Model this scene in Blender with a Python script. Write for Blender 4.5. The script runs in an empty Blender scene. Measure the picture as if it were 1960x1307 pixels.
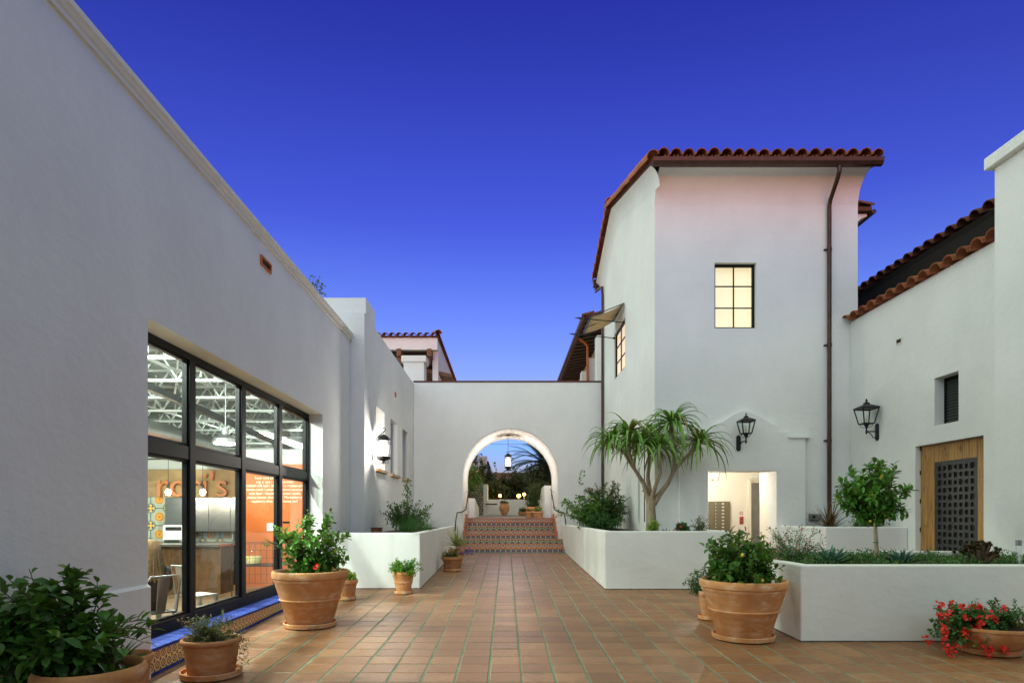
import bpy, bmesh, math, random
from mathutils import Vector, Matrix

random.seed(7)
SC = bpy.context.scene
COL = SC.collection
R = math.radians
EYE = 1.636           # height of the camera over the paving below it
SLOPE = 0.026         # the court drains towards the camera
def floor_z(y): return SLOPE * y

# ------------------------------------------------------------------ camera
cam_data = bpy.data.cameras.new('camera')
cam = bpy.data.objects.new('camera', cam_data)
COL.objects.link(cam)
cam.location = (0, 0, EYE)
cam.rotation_euler = (R(90), 0, 0)
cam_data.sensor_width = 36.0
cam_data.lens = 21.857
cam_data.shift_x = 0.0061
cam_data.shift_y = 0.1696
cam_data.clip_start = 0.1
cam_data.clip_end = 3000
SC.camera = cam

# ------------------------------------------------------------------ sky and sun
SUN_EL, SUN_AZ = 40.0, 74.0      # the afterglow stands behind the viewer's left shoulder, broad and soft
world = bpy.data.worlds.new('World')
SC.world = world
world.use_nodes = True
wn = world.node_tree
bg = wn.nodes['Background']
sky = wn.nodes.new('ShaderNodeTexSky')
sky.sky_type = 'NISHITA'
sky.sun_disc = False
sky.sun_elevation = R(1.0)
sky.sun_rotation = R(180)
sky.ozone_density = 5.0
sky.dust_density = 0.4
tc = wn.nodes.new('ShaderNodeTexCoord')
sp = wn.nodes.new('ShaderNodeSeparateXYZ')
wn.links.new(tc.outputs['Generated'], sp.inputs[0])
rmp = wn.nodes.new('ShaderNodeValToRGB')        # deep violet-blue overhead, pale blue low down, the same all round
cr = rmp.color_ramp
cr.elements[0].position = 0.0;  cr.elements[0].color = (2.1, 1.10, 0.72, 1)
cr.elements[1].position = 1.0;  cr.elements[1].color = (0.32, 0.09, 0.17, 1)
for p, c in ((0.03, (2.0, 1.10, 0.72, 1)), (0.06, (1.0, 0.78, 1.1, 1)), (0.11, (1.0, 0.78, 1.0, 1)), (0.20, (2.1, 0.68, 0.64, 1)), (0.42, (0.89, 0.26, 0.50, 1)), (0.64, (0.44, 0.12, 0.36, 1))):
    e = cr.elements.new(p); e.color = c
wn.links.new(sp.outputs['Z'], rmp.inputs[0])
mul = wn.nodes.new('ShaderNodeMix'); mul.data_type = 'RGBA'; mul.blend_type = 'MULTIPLY'
mul.inputs[0].default_value = 1.0
wn.links.new(sky.outputs[0], mul.inputs[6]); wn.links.new(rmp.outputs[0], mul.inputs[7])
wn.links.new(mul.outputs[2], bg.inputs[0])
bg.inputs[1].default_value = 1.7

sun_data = bpy.data.lights.new('sun', 'SUN')
sun_data.energy = 3.6
sun_data.angle = R(155)
sun_data.color = (0.86, 1.0, 0.64)
sun = bpy.data.objects.new('sun', sun_data)
sun.rotation_euler = (R(90 - SUN_EL), 0, R(-SUN_AZ))
COL.objects.link(sun)

SC.view_settings.view_transform = 'Standard'
SC.view_settings.look = 'None'
SC.view_settings.exposure = 0.0
SC.view_settings.gamma = 1.0
SC.view_settings.use_curve_mapping = False
SC.render.engine = 'CYCLES'
SC.cycles.use_denoising = True
SC.cycles.max_bounces = 8
SC.cycles.diffuse_bounces = 5
SC.cycles.transparent_max_bounces = 12
SC.cycles.sample_clamp_indirect = 6.0
SC.cycles.caustics_reflective = False
SC.cycles.caustics_refractive = False

# lamp powers; the cafe strip lights are added, the others are lamps of the place
P_PENDANT = 45.0
P_ADDED_STRIP = 1700.0
P_HIGHBAY = 50.0
P_LANTERN = 330.0
P_HANG = 200.0
P_LOBBY = 125.0
P_GARDEN = 110.0
CAFE_COL = (0.86, 1.0, 0.88)

# ------------------------------------------------------------------ mesh helpers
WLOC = {}
class G:
    def __init__(s): s.v = []; s.f = []; s.m = []; s.cm = 0
    def add(s, vs, fs):
        o = len(s.v); s.v.extend([tuple(p) for p in vs])
        for f in fs: s.f.append(tuple(i + o for i in f)); s.m.append(s.cm)
        return s
    def box(s, x0, x1, y0, y1, z0, z1):
        if x0 > x1: x0, x1 = x1, x0
        if y0 > y1: y0, y1 = y1, y0
        if z0 > z1: z0, z1 = z1, z0
        return s.add([(x0,y0,z0),(x1,y0,z0),(x1,y1,z0),(x0,y1,z0),(x0,y0,z1),(x1,y0,z1),(x1,y1,z1),(x0,y1,z1)],
              [(0,3,2,1),(4,5,6,7),(0,1,5,4),(1,2,6,5),(2,3,7,6),(3,0,4,7)])
    def hexa(s, p):   # 8 points: bottom ring, top ring
        return s.add(p, [(0,3,2,1),(4,5,6,7),(0,1,5,4),(1,2,6,5),(2,3,7,6),(3,0,4,7)])
    def prism(s, poly, fn, a, b):
        """polygon [(u,v)] swept from a to b; fn(u,v,w) -> xyz"""
        n = len(poly)
        vs = [fn(u, v, a) for u, v in poly] + [fn(u, v, b) for u, v in poly]
        fs = [tuple(range(n))[::-1], tuple(range(n, 2*n))]
        for i in range(n):
            j = (i + 1) % n
            fs.append((i, j, j + n, i + n))
        return s.add(vs, fs)
    def bar(s, a, b, w, h=None, up=(0,0,1)):
        h = w if h is None else h
        a, b = Vector(a), Vector(b); d = (b - a)
        if d.length < 1e-6: return s
        d.normalize(); u = Vector(up)
        if abs(d.dot(u)) > .98: u = Vector((0,1,0))
        sd = d.cross(u).normalized(); u = sd.cross(d)
        q = [(-w/2,-h/2),(w/2,-h/2),(w/2,h/2),(-w/2,h/2)]
        return s.hexa([a + sd*i + u*j for i, j in q] + [b + sd*i + u*j for i, j in q])
    def tube(s, pts, r, n=8, cap=True):
        pts = [Vector(p) for p in pts]
        if not isinstance(r, (list, tuple)): r = [r]*len(pts)
        vs = []; fs = []; ref = None
        for i, p in enumerate(pts):
            d = (pts[min(i+1, len(pts)-1)] - pts[max(i-1, 0)])
            if d.length < 1e-9: d = Vector((0,0,1))
            d.normalize()
            if ref is None:
                ref = Vector((0,0,1)) if abs(d.z) < .9 else Vector((1,0,0))
            a = d.cross(ref)
            if a.length < 1e-4: a = d.cross(Vector((.3,.9,.2)))
            a.normalize(); b = a.cross(d); ref = b
            for k in range(n):
                t = 2*math.pi*k/n
                vs.append(p + a*math.cos(t)*r[i] + b*math.sin(t)*r[i])
        for i in range(len(pts)-1):
            for k in range(n):
                k2 = (k+1) % n
                fs.append((i*n+k, i*n+k2, (i+1)*n+k2, (i+1)*n+k))
        if cap:
            fs.append(tuple(range(n))[::-1]); fs.append(tuple((len(pts)-1)*n + k for k in range(n)))
        return s.add(vs, fs)
    def lathe(s, prof, n=32, c=(0,0,0), wob=0):
        vs = []; fs = []
        m = len(prof)
        for r, z in prof:
            for k in range(n):
                t = 2*math.pi*k/n
                rr = r*(1 + wob*math.sin(3*t + z*9))
                vs.append((c[0] + rr*math.cos(t), c[1] + rr*math.sin(t), c[2] + z))
        for i in range(m-1):
            for k in range(n):
                k2 = (k+1) % n
                fs.append((i*n+k, i*n+k2, (i+1)*n+k2, (i+1)*n+k))
        fs.append(tuple(range(n))[::-1]); fs.append(tuple((m-1)*n+k for k in range(n)))
        return s.add(vs, fs)
    def sphere(s, c, r, nu=10, nv=7, sc=(1,1,1)):
        prof = []
        for i in range(nv+1):
            a = -math.pi/2 + math.pi*i/nv
            prof.append((max(r*math.cos(a), 1e-4), r*math.sin(a)))
        o = len(s.v); s.lathe(prof, nu)
        for i in range(o, len(s.v)):
            x, y, z = s.v[i]; s.v[i] = (c[0]+x*sc[0], c[1]+y*sc[1], c[2]+z*sc[2])
        return s

def wall_panel(u0, u1, v0, v1, holes, fn, thick):
    """rectangular wall with rectangular holes as one closed mesh; fn(u,v,w)->xyz, w=0 is the face"""
    us = sorted(set([u0, u1] + [h[0] for h in holes] + [h[1] for h in holes]))
    vs_ = sorted(set([v0, v1] + [h[2] for h in holes] + [h[3] for h in holes]))
    us = [u for u in us if u0 <= u <= u1]; vs_ = [v for v in vs_ if v0 <= v <= v1]
    nu, nv = len(us)-1, len(vs_)-1
    solid = [[True]*nv for _ in range(nu)]
    for i in range(nu):
        for j in range(nv):
            cu = (us[i]+us[i+1])/2; cv = (vs_[j]+vs_[j+1])/2
            for h in holes:
                if h[0] < cu < h[1] and h[2] < cv < h[3]: solid[i][j] = False
    g = G(); idx = {}
    def V(i, j, w):
        k = (i, j, w)
        if k not in idx:
            idx[k] = len(g.v); g.v.append(tuple(fn(us[i], vs_[j], thick*w)))
        return idx[k]
    def F(*a): g.f.append(a); g.m.append(0)
    for i in range(nu):
        for j in range(nv):
            if not solid[i][j]: continue
            F(V(i,j,0), V(i+1,j,0), V(i+1,j+1,0), V(i,j+1,0))
            F(V(i,j,1), V(i,j+1,1), V(i+1,j+1,1), V(i+1,j,1))
            if i == 0 or not solid[i-1][j]: F(V(i,j,0), V(i,j+1,0), V(i,j+1,1), V(i,j,1))
            if i == nu-1 or not solid[i+1][j]: F(V(i+1,j,0), V(i+1,j,1), V(i+1,j+1,1), V(i+1,j+1,0))
            if j == 0 or not solid[i][j-1]: F(V(i,j,0), V(i,j,1), V(i+1,j,1), V(i+1,j,0))
            if j == nv-1 or not solid[i][j+1]: F(V(i,j+1,0), V(i+1,j+1,0), V(i+1,j+1,1), V(i,j+1,1))
    return g

def mesh_of(name, g, mats, smooth=False, off=(0,0,0)):
    me = bpy.data.meshes.new(name)
    me.from_pydata([(v[0]-off[0], v[1]-off[1], v[2]-off[2]) for v in g.v], [], g.f)
    if not isinstance(mats, (list, tuple)): mats = [mats]
    for m in mats: me.materials.append(m)
    if len(mats) > 1: me.polygons.foreach_set('material_index', g.m)
    if smooth: me.polygons.foreach_set('use_smooth', [True]*len(me.polygons))
    bm = bmesh.new(); bm.from_mesh(me)
    if len(bm.faces) < 30000 and not getattr(g, 'loose', False):
        bmesh.ops.recalc_face_normals(bm, faces=bm.faces)
    bm.to_mesh(me); bm.free()
    if smooth and smooth != 'all':
        try: me.set_sharp_from_angle(angle=R(40))
        except Exception: pass
    me.update()
    return me

def link(o, parent=None):
    COL.objects.link(o)
    if parent: o.parent = parent
    return o

def tag(o, label=None, cat=None, group=None, kind=None):
    if label: o['label'] = label
    if cat: o['category'] = cat
    if group: o['group'] = group
    if kind: o['kind'] = kind
    return o

def thing(name, loc, label, cat, group=None):
    o = bpy.data.objects.new(name, None)
    o.empty_display_size = .2
    o.location = loc
    link(o); WLOC[o.name] = Vector(loc)
    return tag(o, label, cat, group)

def obj(name, g, mat, parent=None, smooth=False, bevel=0, origin=None, local=False):
    """g is in world coordinates (or in the parent's own, local=True)"""
    if parent is not None:
        off = Vector((0,0,0)) if local else WLOC[parent.name]
    else:
        off = Vector(origin) if origin is not None else Vector((0,0,0))
    me = mesh_of(name, g, mat, smooth, off)
    o = bpy.data.objects.new(name, me)
    link(o, parent)
    if parent is None: o.location = off; WLOC[o.name] = off.copy()
    else: WLOC[o.name] = WLOC[parent.name].copy()
    if bevel:
        b = o.modifiers.new('edge', 'BEVEL'); b.width = bevel; b.segments = 2; b.limit_method = 'ANGLE'; b.angle_limit = R(40)
        try: b.harden_normals = False
        except Exception: pass
    return o

def piece(name, me, parent, loc, rot=(0,0,0), scale=(1,1,1)):
    """one of many alike parts sharing mesh data, placed in world coordinates"""
    o = bpy.data.objects.new(name, me); link(o, parent)
    o.location = Vector(loc) - WLOC[parent.name]; o.rotation_euler = rot; o.scale = scale
    WLOC[o.name] = Vector(loc)
    return o

def text(name, body, mat, parent, loc, size, extrude=.001, rot=(R(90),0,0), align='LEFT', sx=1.0):
    cu = bpy.data.curves.new(name, 'FONT'); cu.body = body; cu.size = size; cu.extrude = extrude; cu.align_x = align
    cu.resolution_u = 3
    cu.materials.append(mat)
    tmp = bpy.data.objects.new(name, cu); COL.objects.link(tmp)
    me = bpy.data.meshes.new_from_object(tmp.evaluated_get(bpy.context.evaluated_depsgraph_get()))
    bpy.data.objects.remove(tmp); me.name = name
    o = bpy.data.objects.new(name, me); link(o, parent)
    o.location = Vector(loc) - WLOC[parent.name]; o.rotation_euler = rot; o.scale = (sx, 1, 1)
    WLOC[o.name] = Vector(loc)
    return o

def lamp(name, kind, loc, power, color, parent=None, size=.1, rot=(0,0,0), size_y=None):
    l = bpy.data.lights.new(name, kind); l.energy = power; l.color = color
    if kind == 'AREA':
        l.size = size
        if size_y: l.shape = 'RECTANGLE'; l.size_y = size_y
    else: l.shadow_soft_size = size
    o = bpy.data.objects.new(name, l); link(o, parent)
    o.location = Vector(loc) - (WLOC[parent.name] if parent else Vector((0,0,0))); o.rotation_euler = rot
    return o

# ------------------------------------------------------------------ materials
class NT:
    def __init__(s, name):
        s.mat = bpy.data.materials.new(name); s.mat.use_nodes = True
        s.t = s.mat.node_tree; s.b = s.t.nodes['Principled BSDF']; s.out = s.t.nodes['Material Output']
    def n(s, kind, **kw):
        x = s.t.nodes.new(kind)
        for k, v in kw.items(): setattr(x, k, v)
        return x
    def l(s, a, b): s.t.links.new(a, b)
    def set(s, sock, val):
        if hasattr(val, 'links') or isinstance(val, bpy.types.NodeSocket): s.l(val, sock)
        else: sock.default_value = val
    def m(s, op, a, b=0.0, c=0.0):
        x = s.n('ShaderNodeMath', operation=op)
        for i, q in enumerate((a, b, c)): s.set(x.inputs[i], q)
        return x.outputs[0]
    def co(s, kind='Object'):
        if kind == 'Position': return s.n('ShaderNodeNewGeometry').outputs['Position']
        return s.n('ShaderNodeTexCoord').outputs[kind]
    def mapping(s, vec, scale):
        x = s.n('ShaderNodeMapping'); s.l(vec, x.inputs[0]); x.inputs['Scale'].default_value = scale
        return x.outputs[0]
    def xyz(s, vec):
        x = s.n('ShaderNodeSeparateXYZ'); s.l(vec, x.inputs[0]); return x.outputs
    def noise(s, vec, scale, detail=4, rough=.55):
        x = s.n('ShaderNodeTexNoise'); s.l(vec, x.inputs['Vector'])
        x.inputs['Scale'].default_value = scale; x.inputs['Detail'].default_value = detail; x.inputs['Roughness'].default_value = rough
        return x.outputs[0]
    def ramp(s, f, stops):
        x = s.n('ShaderNodeValToRGB'); s.l(f, x.inputs[0])
        e = x.color_ramp.elements
        e[0].position, e[0].color = stops[0][0], tuple(stops[0][1]) + (1,)
        e[1].position, e[1].color = stops[-1][0], tuple(stops[-1][1]) + (1,)
        for p, c in stops[1:-1]:
            q = e.new(p); q.color = tuple(c) + (1,)
        return x.outputs[0]
    def mix(s, f, a, b, mode='MIX'):
        x = s.n('ShaderNodeMix', data_type='RGBA', blend_type=mode)
        s.set(x.inputs[0], f)
        for i, q in ((6, a), (7, b)):
            if isinstance(q, tuple): q = tuple(q[:3]) + (1,)
            s.set(x.inputs[i], q)
        return x.outputs[2]
    def base(s, c):
        if isinstance(c, tuple): c = tuple(c[:3]) + (1,)
        s.set(s.b.inputs['Base Color'], c); return s
    def rough(s, r, metal=0, spec=None):
        s.set(s.b.inputs['Roughness'], r); s.b.inputs['Metallic'].default_value = metal
        if spec is not None: s.b.inputs['Specular IOR Level'].default_value = spec
        return s
    def bump(s, h, strength, dist=.01):
        x = s.n('ShaderNodeBump'); s.l(h, x.inputs['Height']); x.inputs['Strength'].default_value = strength; x.inputs['Distance'].default_value = dist
        s.l(x.outputs[0], s.b.inputs['Normal']); return s

def plain(name, col, rough=.6, metal=0, var=.12, scale=8, bump=0, coord='Object'):
    t = NT(name); v = t.co(coord)
    n = t.noise(v, scale, 5)
    lo = tuple(c*(1-var) for c in col); hi = tuple(min(1, c*(1+var)) for c in col)
    t.base(t.ramp(n, [(.3, lo), (.7, hi)])).rough(rough, metal)
    if bump: t.bump(t.noise(v, scale*6, 4), bump)
    return t.mat

def make_stucco(name, col, stain=.05):
    t = NT(name); v = t.co('Position')
    big = t.noise(v, .7, 4); mid = t.noise(t.mapping(v, (1, 1, .35)), 3.2, 5)
    a = t.ramp(big, [(.3, tuple(c*(1-stain) for c in col)), (.7, col)])
    a = t.mix(t.m('MULTIPLY', t.ramp(mid, [(.45, (0,0,0)), (.75, (1,1,1))]), .35*stain/.05*.25), a, tuple(c*.8 for c in col))
    t.base(a).rough(.9, spec=.25)
    h = t.m('ADD', t.m('MULTIPLY', t.noise(v, 9, 3), .8), t.m('ADD', t.m('MULTIPLY', t.noise(v, 60, 4), .3), t.m('MULTIPLY', t.noise(t.mapping(v, (1, 1, 1.7)), 2.6, 2), 1.1)))
    t.bump(h, .30, .025)
    return t.mat

M = {}
M['stucco'] = make_stucco('stucco', (.80, .80, .765), .10)
M['stucco_planter'] = make_stucco('stucco_planter', (.79, .78, .755), .12)
M['stucco_warm'] = make_stucco('stucco_warm', (.80, .75, .66))
M['black_metal'] = plain('black_metal', (.015, .015, .017), .42, .3, .2, 30)
M['window_metal'] = plain('window_metal', (.008, .008, .009), .45, 0, .2, 20)
M['window_metal'].node_tree.nodes['Principled BSDF'].inputs['Specular IOR Level'].default_value = .12
M['copper'] = plain('copper', (.062, .032, .022), .42, .5, .3, 7)
M['soil'] = plain('soil', (.045, .028, .018), .95, 0, .5, 40, .6)
M['mulch'] = plain('mulch', (.07, .032, .02), .95, 0, .5, 30, .8)
M['white_paint'] = plain('white_paint', (.80, .80, .78), .55, 0, .03, 3)
M['dark_wood'] = plain('dark_wood', (.035, .018, .010), .8, 0, .4, 6)
M['eave_shade'] = plain('eave_shade', (.010, .007, .005), .95, 0, .3, 6)  # for the dark eave band: shadow put into the colour
M['beam_wood'] = plain('beam_wood', (.16, .075, .035), .7, 0, .4, 6)
M['steel'] = plain('steel', (.30, .31, .33), .28, 1.0, .08, 4)
M['grey_metal'] = plain('grey_metal', (.42, .43, .44), .35, .9, .1, 6)
M['white_plastic'] = plain('white_plastic', (.75, .75, .73), .4, 0, .03, 4)
M['red_paint'] = plain('red_paint', (.55, .05, .03), .45, 0, .08, 5)

def make_terracotta(name, col, chalk, rough=.82):
    t = NT(name); v = t.co('Object')
    rnd = t.n('ShaderNodeObjectInfo').outputs['Random']
    n = t.noise(v, 5, 6, .6)
    base = t.ramp(n, [(.25, tuple(c*.78 for c in col)), (.55, col), (.8, tuple(min(1, c*1.18) for c in col))])
    st = t.noise(t.mapping(v, (2.4, 2.4, 6)), 2.6, 8, .72)
    patch = t.noise(v, 2.4, 3)
    msk = t.m('MULTIPLY', t.ramp(st, [(.46, (0,0,0)), (.64, (1,1,1))]), t.ramp(patch, [(.36, (0,0,0)), (.56, (1,1,1))]))
    base = t.mix(t.m('MULTIPLY', msk, chalk), base, (.70, .52, .38))
    hs = t.n('ShaderNodeHueSaturation'); t.l(base, hs.inputs['Color'])
    t.l(t.m('ADD', t.m('MULTIPLY', rnd, .3), .85), hs.inputs['Value'])
    t.base(hs.outputs[0]).rough(rough, spec=.25)
    t.bump(t.m('ADD', t.noise(v, 30, 4), t.m('MULTIPLY', st, 1.0)), .18, .01)
    return t.mat
M['terracotta'] = make_terracotta('terracotta', (.60, .275, .105), .8)
M['terracotta_plain'] = make_terracotta('terracotta_plain', (.50, .215, .080), .4)
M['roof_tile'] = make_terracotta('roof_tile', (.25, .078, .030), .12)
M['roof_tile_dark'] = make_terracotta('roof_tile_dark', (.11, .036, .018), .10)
M['verge_lit'] = make_terracotta('verge_lit', (.36, .115, .040), .12)  # roof tile clay made brighter, light on the verge painted into its colour
M['vent_clay'] = make_terracotta('vent_clay', (.52, .16, .05), .1)

def make_floor_tile():
    t = NT('floor_tile'); v = t.co('Position')
    wn_ = t.n('ShaderNodeTexWhiteNoise', noise_dimensions='2D')
    s = t.xyz(v)
    cx = t.m('FLOOR', t.m('DIVIDE', t.m('SUBTRACT', s[0], .149), .305)); cy = t.m('FLOOR', t.m('DIVIDE', t.m('SUBTRACT', s[1], 5.563), .309))
    cb = t.n('ShaderNodeCombineXYZ'); t.l(cx, cb.inputs[0]); t.l(cy, cb.inputs[1]); t.l(cb.outputs[0], wn_.inputs['Vector'])
    c1 = t.ramp(wn_.outputs['Value'], [(0, (.175, .058, .022)), (.35, (.235, .086, .031)), (.7, (.285, .114, .042)), (1, (.36, .165, .070))])
    sw = t.n('ShaderNodeVectorMath', operation='ADD'); t.l(v, sw.inputs[0]); t.l(wn_.outputs['Color'], sw.inputs[1])
    n = t.noise(t.mapping(sw.outputs[0], (3, 9, 3)), 3.0, 6, .62)
    c2 = t.mix(t.ramp(n, [(.35, (0,0,0)), (.75, (.6,.6,.6))]), c1, (.39, .225, .108))
    n2 = t.noise(sw.outputs[0], 14, 5, .7)
    c3 = t.mix(t.ramp(n2, [(.50, (0,0,0)), (.75, (.75,.75,.75))]), c2, (.15, .062, .036))
    n3 = t.noise(v, .55, 3)
    n4 = t.noise(v, 2.3, 6, .7)
    c4 = t.mix(t.ramp(n3, [(.3, (0,0,0)), (.7, (.35,.35,.35))]), c3, (.22, .115, .065))
    c4 = t.mix(t.ramp(n4, [(.52, (0,0,0)), (.70, (.55,.55,.55))]), c4, (.12, .055, .032))
    t.base(c4)
    t.rough(t.ramp(n, [(.3, (.34,.34,.34)), (.8, (.62,.62,.62))]), spec=.4)
    t.bump(t.m('ADD', t.m('MULTIPLY', n, .8), t.noise(v, 55, 4)), .25, .012)
    return t.mat
M['floor_tile'] = make_floor_tile()
M['grout'] = plain('grout', (.14, .19, .125), .95, 0, .3, 5, .3, 'Position')
M['landing'] = plain('landing', (.20, .165, .15), .8, 0, .25, 4, .2, 'Position')

def make_leaf(name, col, col2, rough=.42, trans=.25, dry=None, dryp=.05):
    t = NT(name)
    rnd = t.n('ShaderNodeNewGeometry').outputs['Random Per Island']
    st = [(0, col), (.7, col2), (1, tuple(min(1, c*1.35) for c in col2))]
    c = t.ramp(rnd, st)
    if dry:
        r2 = t.m('FRACT', t.m('MULTIPLY', rnd, 37.7))
        c = t.mix(t.m('LESS_THAN', r2, dryp), c, dry)
    t.base(c).rough(rough, spec=.4)
    if trans:
        tr = t.n('ShaderNodeBsdfTranslucent'); t.l(t.mix(.5, c, (.30, .42, .05)), tr.inputs[0])
        mx = t.n('ShaderNodeMixShader'); mx.inputs[0].default_value = trans
        t.l(t.b.outputs[0], mx.inputs[1]); t.l(tr.outputs[0], mx.inputs[2]); t.l(mx.outputs[0], t.out.inputs[0])
    return t.mat
M['leaf_citrus'] = make_leaf('leaf_citrus', (.036, .125, .014), (.085, .24, .028), .34, .2, (.35, .34, .03), .03)
M['leaf_dark'] = make_leaf('leaf_dark', (.022, .078, .010), (.055, .155, .020), .36, .2, (.14, .22, .02), .05)
M['leaf_shrub'] = make_leaf('leaf_shrub', (.022, .075, .016), (.045, .125, .026), .5, .2)
M['leaf_bright'] = make_leaf('leaf_bright', (.06, .20, .02), (.13, .33, .035), .5, .3)
M['leaf_lime'] = make_leaf('leaf_lime', (.17, .30, .03), (.30, .42, .05), .5, .3)
M['leaf_olive'] = make_leaf('leaf_olive', (.06, .10, .028), (.11, .15, .05), .6, .2, (.22, .14, .06), .3)
M['leaf_aloe'] = make_leaf('leaf_aloe', (.085, .21, .036), (.18, .34, .06), .42, .2, (.26, .15, .06), .05)
M['leaf_dry'] = make_leaf('leaf_dry', (.22, .12, .05), (.30, .18, .09), .8, .2)
M['leaf_yucca'] = make_leaf('leaf_yucca', (.16, .22, .05), (.30, .34, .12), .5, .2)
M['leaf_agave'] = make_leaf('leaf_agave', (.045, .115, .085), (.075, .17, .12), .5, 0)
M['leaf_red'] = make_leaf('leaf_red', (.05, .018, .015), (.10, .035, .022), .45, .15, (.26, .18, .06), .2)
M['leaf_aeonium'] = make_leaf('leaf_aeonium', (.035, .014, .012), (.075, .03, .018), .4, .05, (.06, .09, .02), .2)
M['leaf_ground'] = make_leaf('leaf_ground', (.025, .09, .022), (.06, .16, .04), .6, .2)
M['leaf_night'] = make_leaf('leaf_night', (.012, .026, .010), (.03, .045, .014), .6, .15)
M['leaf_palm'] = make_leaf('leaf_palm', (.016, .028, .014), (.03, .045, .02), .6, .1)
M['leaf_deadpalm'] = make_leaf('leaf_deadpalm', (.07, .045, .02), (.12, .085, .035), .8, .1)
M['petal_red'] = make_leaf('petal_red', (.50, .008, .008), (.66, .016, .012), .5, .12)
M['petal_pink'] = make_leaf('petal_pink', (.50, .05, .07), (.65, .12, .14), .5, .3)
M['petal_purple'] = make_leaf('petal_purple', (.10, .03, .40), (.18, .06, .55), .5, .3)
M['fruit'] = plain('fruit', (.62, .48, .04), .4, 0, .1, 10)
M['stem_green'] = plain('stem_green', (.09, .10, .035), .7, 0, .3, 20)
M['bark'] = plain('bark', (.14, .095, .055), .85, 0, .35, 16, .5)
M['bark_aloe'] = None

def make_bark_aloe():
    t = NT('bark_aloe'); v = t.co('Position')
    n = t.noise(t.mapping(v, (6, 6, 1.2)), 3, 6, .65); n2 = t.noise(t.mapping(v, (14, 14, 3)), 4, 5)
    t.base(t.mix(t.ramp(n2, [(.5, (0,0,0)), (.75, (.7,.7,.7))]), t.ramp(n, [(.3, (.20, .145, .085)), (.7, (.42, .34, .23))]), (.13, .085, .05))).rough(.85)
    t.bump(t.m('ADD', n, n2), .5, .02)
    return t.mat
M['bark_aloe'] = make_bark_aloe()

def make_glass(name, tint=(1,1,1), refl=.9, clear=True):
    t = NT(name)
    tr = t.n('ShaderNodeBsdfTransparent'); tr.inputs[0].default_value = tuple(tint) + (1,)
    gl = t.n('ShaderNodeBsdfGlossy'); gl.inputs['Roughness'].default_value = .015
    gl.inputs[0].default_value = (refl, refl, refl, 1)
    lw = t.n('ShaderNodeLayerWeight'); lw.inputs[0].default_value = .5
    fr = t.m('ADD', .025, t.m('MULTIPLY', t.m('POWER', lw.outputs['Facing'], 5.0), .7))
    mx = t.n('ShaderNodeMixShader'); t.l(fr, mx.inputs[0]); t.l(tr.outputs[0], mx.inputs[1]); t.l(gl.outputs[0], mx.inputs[2])
    t.l(mx.outputs[0], t.out.inputs[0])
    return t.mat
M['glass'] = make_glass('glass', (.97, .99, .98))
M['glass_dark'] = make_glass('glass_dark', (.25, .27, .27))
def make_emit(name, col, strength):
    t = NT(name); t.base(col).rough(.6)
    t.b.inputs['Emission Color'].default_value = tuple(col) + (1,); t.b.inputs['Emission Strength'].default_value = strength
    return t.mat
M['bulb'] = make_emit('bulb', (1.0, .80, .50), 26)
M['bulb_white'] = make_emit('bulb_white', (1.0, .96, .88), 14)
def make_glow(name, col, strength, see=.7):
    t = NT(name); em = t.n('ShaderNodeEmission'); em.inputs[0].default_value = tuple(col) + (1,); em.inputs[1].default_value = strength
    tr = t.n('ShaderNodeBsdfTransparent'); mx = t.n('ShaderNodeMixShader'); mx.inputs[0].default_value = see
    t.l(em.outputs[0], mx.inputs[1]); t.l(tr.outputs[0], mx.inputs[2]); t.l(mx.outputs[0], t.out.inputs[0]); return t.mat
M['lantern_glow'] = make_glow('lantern_glow', (1.0, .93, .84), 3.0, .55)
M['garden_glow'] = make_emit('garden_glow', (1.0, .42, .08), 9)
M['blind_lit'] = make_emit('blind_lit', (1.0, .85, .54), .70)
M['hall_lit'] = make_emit('hall_lit', (1.0, .70, .30), .95)

# ------------------------------------------------------------------ foliage helpers
def rv(rng, s=1.0):
    return Vector((rng.uniform(-s, s), rng.uniform(-s, s), rng.uniform(-s, s)))
def leaf(g, p, d, up, L, W, fold=.15, fine=False, droop=.1):
    d = d.normalized(); s = d.cross(up)
    if s.length < 1e-3: s = d.cross(Vector((1, .2, 0)))
    s.normalize(); n = s.cross(d)
    dn = Vector((0, 0, -droop*L))
    if fine:
        vs = [p, p + d*L*.30 + s*W*.42 + n*W*fold, p + d*L*.65 + s*W*.44 + n*W*fold + dn*.4, p + d*L + dn,
              p + d*L*.65 - s*W*.44 + n*W*fold + dn*.4, p + d*L*.30 - s*W*.42 + n*W*fold, p + d*L*.34, p + d*L*.68 + dn*.4]
        g.add(vs, [(0,1,6), (1,2,7,6), (2,3,7), (0,6,5), (6,7,4,5), (7,3,4)])
    else:
        vs = [p, p + d*L*.48 + s*W*.5 + n*W*fold, p + d*L + dn, p + d*L*.48 - s*W*.5 + n*W*fold, p + d*L*.5]
        g.add(vs, [(0,1,4), (1,2,4), (0,4,3), (4,2,3)])
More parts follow.
